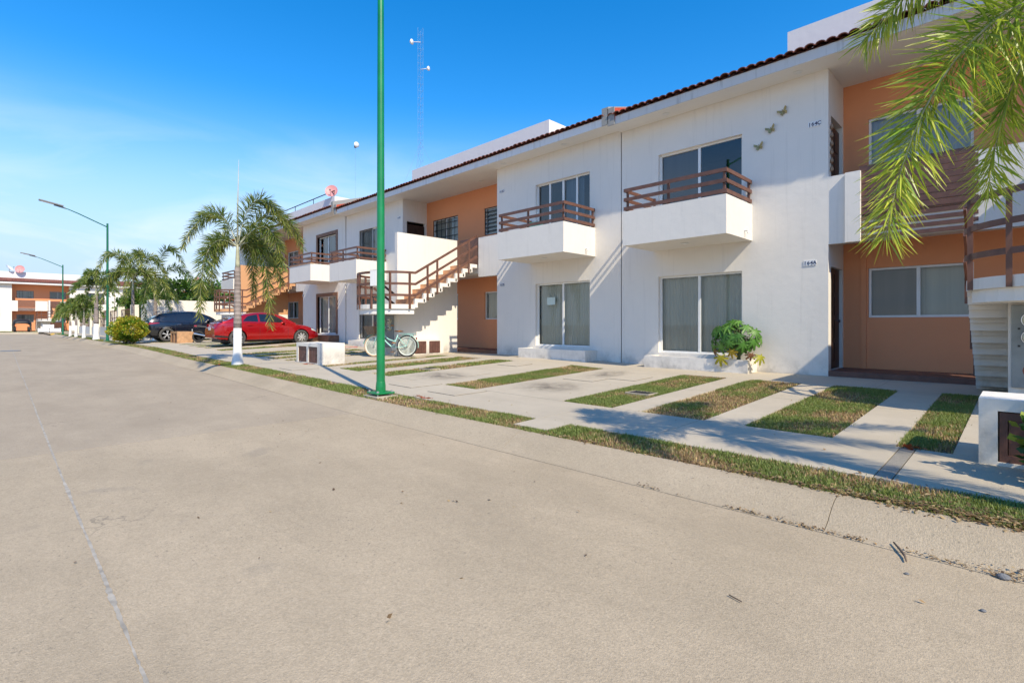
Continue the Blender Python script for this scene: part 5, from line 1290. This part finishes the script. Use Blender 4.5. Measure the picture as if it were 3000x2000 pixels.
dish(-92.9, 1.9, 7.9, .48, 'dish_red', (.9, -.2, .3), 'round red satellite dish on the far roof at the open end', .35)
dish(-93.0, 9.4, 7.0, .55, 'dish_white', (.6, .3, .75), 'pale mesh satellite dish on the far roof beside the street lamp', .9)
dish(-93.5, 22.3, 7.9, .42, 'dish_red', (.9, -.2, .3), 'small red satellite dish on the far roof over the boundary wall', .3)
dish(-93.2, .9, 7.9, .5, 'dish_white', (.3, .6, .6), 'pale satellite dish next to the round red one on the far roof', .4)
# hand rail along the roof of the wood-clad house
o = empty('roof_handrail', (-30.62, 12.95, 8.02), 0, 'thin dark handrail along the roof parapet above the tall palm', 'handrail')
b = MB(); b.tube([(-4.0, 0, .28), (3.95, 0, .32)], .028, 8); b.build('rail', 'black_iron', o)
for x in (-3.9, -1.3, 1.3, 3.9): b = MB(); b.tube([(x, 0, 0), (x, 0, .3)], .02, 6); b.build('post', 'black_iron', o)

# lattice mast with microwave dishes
def mast():
    X, Y = -37.8, 26.35; o = empty('radio_mast', (X, Y, 0), .4, 'slender lattice radio mast with white dishes rising behind the roofs', 'mast'); H = 27.2; s = .26
    pts = [(s * math.cos(a), s * math.sin(a)) for a in (0, 2 * PI / 3, 4 * PI / 3)]
    for (x, y) in pts: b = MB(); b.tube([(x, y, 0), (x, y, H)], .007, 6); b.build('leg', 'mast_haze_blue', o)
    b = MB(); n = 44
    for k in range(n):
        z0, z1 = H * k / n, H * (k + 1) / n
        for q in range(3): p, r_ = pts[q], pts[(q + 1) % 3]; b.tube([(*p, z0), (*r_, z1)], .005, 4, False); b.tube([(*p, z0), (*r_, z0)], .005, 4, False)
    b.build('lattice', 'mast_haze_blue', o)
    for (z, a, r_) in ((26.0, 3.6, .24), (23.6, .2, .20), (14.6, -.3, .20)):
        b = MB(); c = (math.cos(a) * .75, math.sin(a) * .75, z); b.lathe([(0, -.18), (r_ * .6, -.14), (r_, 0), (r_ * .96, .03), (0, .05)], 18, 'X', c); b.tube([(0, 0, z), c], .03, 6); b.build('dish', 'dish_white', o, smooth=True)
    for a in (.4, 2.5, 4.6): b = MB(); b.tube([(0, 0, H * .63), (9 * math.cos(a), 9 * math.sin(a), 0)], .006, 4); b.build('guy_wire', 'galvanised', o)
mat('mast_haze_blue', (.22, .34, .48), .6, .3, 3, metal=.2)  # distance haze painted into the colour of the thin masts
mast()
# small dish on a thin roof mast
o = empty('antenna_pole', (-28.2, 15.0, 6.4), 0, 'thin roof pole carrying a small white dish beside the green lamp post', 'antenna')
b = MB(); b.tube([(0, 0, 0), (0, 0, 5.2)], .005, 6); b.build('pole', 'mast_haze_blue', o)
b = MB(); b.lathe([(0, -.08), (.12, -.05), (.17, .03), (0, .05)], 16, 'X', (.12, 0, 5.3)); d = b.build('dish', 'dish_white', o, smooth=True)
b = MB(); b.box(-.06, .06, -.05, .05, 5.15, 5.35); b.build('radio', 'lamp_grey', o)

# white box hung on the landing rail of 162
o = empty('rail_box', (-14.06, 8.10, 2.2), rad(20), 'plain white box hung on the curved stair railing', 'box')
boxo('case', 'plate_white', o, -.12, .12, -.05, .04, 0, .48, bevel=.01); boxo('lid', 'plate_white', o, -.125, .125, -.055, .045, .481, .5)

# covered car and crates before the far house
o = empty('covered_car', (-87.3, 1.95, .15), 0, 'car under a black cover parked before the far house', 'car')
b = MB(); rows = []; rnd = random.Random(9)
for i in range(19):
    t = i / 18; x = -1.3 + 2.6 * t; top = np.interp(t, [0, .06, .3, .7, .94, 1], [1.0, 1.35, 1.58, 1.58, 1.42, 1.1]); w_ = .86 * (1 - .12 * abs(2 * t - 1) ** 3); row = []
    for k in range(21):
        a = PI * k / 20; fold = 1 + .05 * math.sin(k * 2.1 + i * .8); yy = w_ * math.copysign(abs(math.cos(a)) ** .5, math.cos(a)) * fold; zz = .18 + (top - .18) * abs(math.sin(a)) ** .35; row.append((x, yy, zz))
    rows.append(row)
b.grid(rows); b.build('cover', 'black_cover', o, smooth=True)
for (x, y) in ((-.9, .62), (.9, .62), (-.9, -.62), (.9, -.62)): b = MB(); b.lathe([(.2, -.1), (.31, -.1), (.31, .1), (.2, .1)], 20, 'Y', (x, y, .31)); b.build('wheel', 'rubber', o)
for k, (y, z, lb) in enumerate(((3.85, 0, 'white slatted crate on the ground beside the far lamp post, first of its row'), (4.95, 0, 'white slatted crate on the ground beside the far lamp post, second of its row'), (4.3, .46, 'white slatted crate, topmost of the stack beside the far lamp post'))):
    o = empty('crate', (-85.9, y, .13 + z), 0, lb, 'crate', 'white crates by the far kerb')
    for q in range(3): boxo('slat', 'white_crate', o, -.35, .35, -.5, .5, .02 + q * .15, .13 + q * .15)
    for (x, yy) in ((-.3, -.45), (.3, -.45), (-.3, .45), (.3, .45)): boxo('corner_post', 'white_crate', o, x - .06, x + .06, yy - .06, yy + .06, 0, .45)
bicycle((-80.5, 13.3, .06), rad(80), 0, 'small pink bicycle beside the fence at the far corner', True, .9, 'pink_paint', 'rubber', 'rubber')
b = MB(); b.hexa([(-77.6, 4.0, -.1), (-74.2, 4.0, -.1), (-74.2, 4.25, .03), (-77.6, 4.25, .03), (-77.6, 4.0, -.06), (-74.2, 4.0, -.06), (-74.2, 4.25, .07), (-77.6, 4.25, .07)])
tag(b.build('painted_kerb', 'yellow_kerb_paint'), 'yellow painted kerb corner at the cross street', 'kerb')

# garden hose before the planter of the barred doors
pts = []; 
for i in range(60): a = i / 60 * 2 * PI * 1.5; r_ = .55 + .12 * math.sin(i * .3); pts.append((-20.9 + 1.3 * r_ * math.cos(a), 10.65 + .5 * r_ * math.sin(a), zg(-20.9, 10.65) + .02 + .003 * (i % 7)))
b = MB(); b.tube(pts, .013, 6); tag(b.build('garden_hose', 'pink_hose', None, smooth=True), 'coiled pink garden hose on the concrete by the low planter', 'hose')
# notice stuck inside the lower sliding door of 162
b = MB(); b.box(-10.3, -9.98, 11.815, 11.818, 1.62, 1.85); tag(b.build('window_notice', 'paper'), 'pale paper notice stuck inside the lower sliding door', 'notice')
# teal chair on the balcony of 162
o = empty('balcony_chair', (-10.0, 10.85, 3.06), rad(15), 'teal chair standing on the balcony behind its rails', 'chair')
boxo('seat', 'teal_cloth', o, -.22, .22, -.2, .2, .40, .45); boxo('backrest', 'teal_cloth', o, -.22, .22, .18, .22, .46, .95)
for (x, y) in ((-.2, -.18), (.2, -.18), (-.2, .18), (.2, .18)): boxo('leg', 'teal_cloth', o, x - .02, x + .02, y - .02, y + .02, 0, .40)
# wooden ornament hanging on the upper door frame of 164
o = empty('door_ornament', (-2.74, 11.83, 4.55), 0, 'string of small wooden ornaments hanging by the upper door', 'ornament')
b = MB(); b.tube([(0, 0, -.45), (0, 0, .5)], .004, 5); b.build('cord', 'twig', o)
for k in range(6): b = MB(); b.lathe([(0, 0), (.03, .01), (.035, .05), (.015, .09), (.015, .11)], 10, 'Z', (.0, .0, -.45 + k * .17)); b.build('bead', 'ornament_wood', o, smooth=True)

# ------------------------------------------------------------------ litter
def litter(name, spots, label, cols, size=(.015, .05), seed=1):
    r = np.random.default_rng(seed); V = []; C = []
    for (x0, y0, sx, sy, n) in spots:
        for _ in range(n):
            x = r.normal(x0, sx); y = r.normal(y0, sy); z = zg(x, y) + .004 + abs(r.normal(0, .008)); l = r.uniform(*size); w_ = l * r.uniform(.12, .45); a = r.uniform(0, 2 * PI); d = np.array([math.cos(a), math.sin(a), r.normal(0, .25)]); sd_ = np.array([-math.sin(a), math.cos(a), r.normal(0, .3)])
            p = np.array([x, y, z]); V += [p - d * l / 2, p + sd_ * w_, p + d * l / 2, p - sd_ * w_]; c_ = np.array(cols[r.integers(len(cols))]) * r.uniform(.6, 1.3); C += [c_] * 4
    o = foliage(name, np.array(V), np.arange(len(V)).reshape(-1, 4), np.array(C), 'grass_blade'); tag(o, label, 'litter', kind='stuff')
DRY = [(.30, .19, .09), (.20, .12, .06), (.38, .28, .15), (.12, .075, .045)]
litter('leaf_litter', [(-1.42, 3.885, .09, .010, 80), (-1.08, 3.885, .09, .012, 80), (-.78, 3.885, .05, .012, 50), (-.35, 3.885, .12, .012, 60), (-.02, 3.90, .10, .03, 130), (-2.25, 3.885, .06, .01, 30), (-1.0, 3.88, .9, .006, 30)], 'dry leaves gathered along the kerb joint', DRY, (.008, .026), 2)
litter('leaf_litter', [(-1.0, 4.34, .6, .03, 1100), (.1, 4.38, .5, .06, 2600), (-3.2, 4.33, .9, .02, 300), (-.5, 4.6, 1.2, .15, 500)], 'brown leaves piled on the kerb edge of the verge', DRY, (.012, .04), 3)
litter('leaf_litter', [(-3, 2.5, 3.5, 1.2, 60), (-8, 2.2, 4, 1.3, 50), (-9, 5.5, 5, .5, 40), (-3, 8.3, 2, 1.5, 60)], 'scattered small dry leaves on road and pavement', DRY, (.012, .035), 4)
litter('fallen_petals', [(-14.2, 6.1, .15, .05, 25), (-15.9, 4.35, .18, .05, 40), (-7.0, 4.95, .15, .03, 20), (-.75, 6.2, .05, .04, 14)], 'orange fallen flower stalks on the verge and pavement', [(.50, .11, .04), (.36, .09, .04)], (.03, .09), 5)
b = MB(); b.tube([(-.575, 3.93, zg(-.5, 3.93) + .012), (-.53, 3.85, -.338), (-.50, 3.78, -.342), (-.484, 3.71, -.346)], [.005, .008, .007, .004], 7); tag(b.build('twig', 'twig', None, smooth=True), 'short curved brown twig lying at the edge of the road', 'twig')
b = MB(); b.tube([(-1.06, 2.62, -.35), (-.99, 2.60, -.35)], [.004, .003], 6); tag(b.build('twig', 'twig'), 'tiny straight dark twig out on the open road', 'twig')
def pebble(x, y, r_, label):
    bm = bmesh.new(); bmesh.ops.create_icosphere(bm, subdivisions=2, radius=r_)
    for v in bm.verts: v.co *= 1 + .22 * mnoise.noise(v.co * 30 + Vector((x, y, 0))); v.co.z *= .55
    me = bpy.data.meshes.new('pebble'); bm.to_mesh(me); bm.free(); me.materials.append(MATS['stone_grey']); o = link(bpy.data.objects.new('pebble', me)); o.location = (x, y, zg(x, y) + r_ * .4)
    tag(o, label, 'stone', 'pebbles at the kerb')
pebble(-.08, 3.86, .03, 'dark flat pebble among the dry leaves at the kerb'); pebble(-.46, 3.55, .012, 'small dark pebble on the road near the curved twig'); pebble(-.14, 3.35, .013, 'pale small pebble on the road away from the leaves')
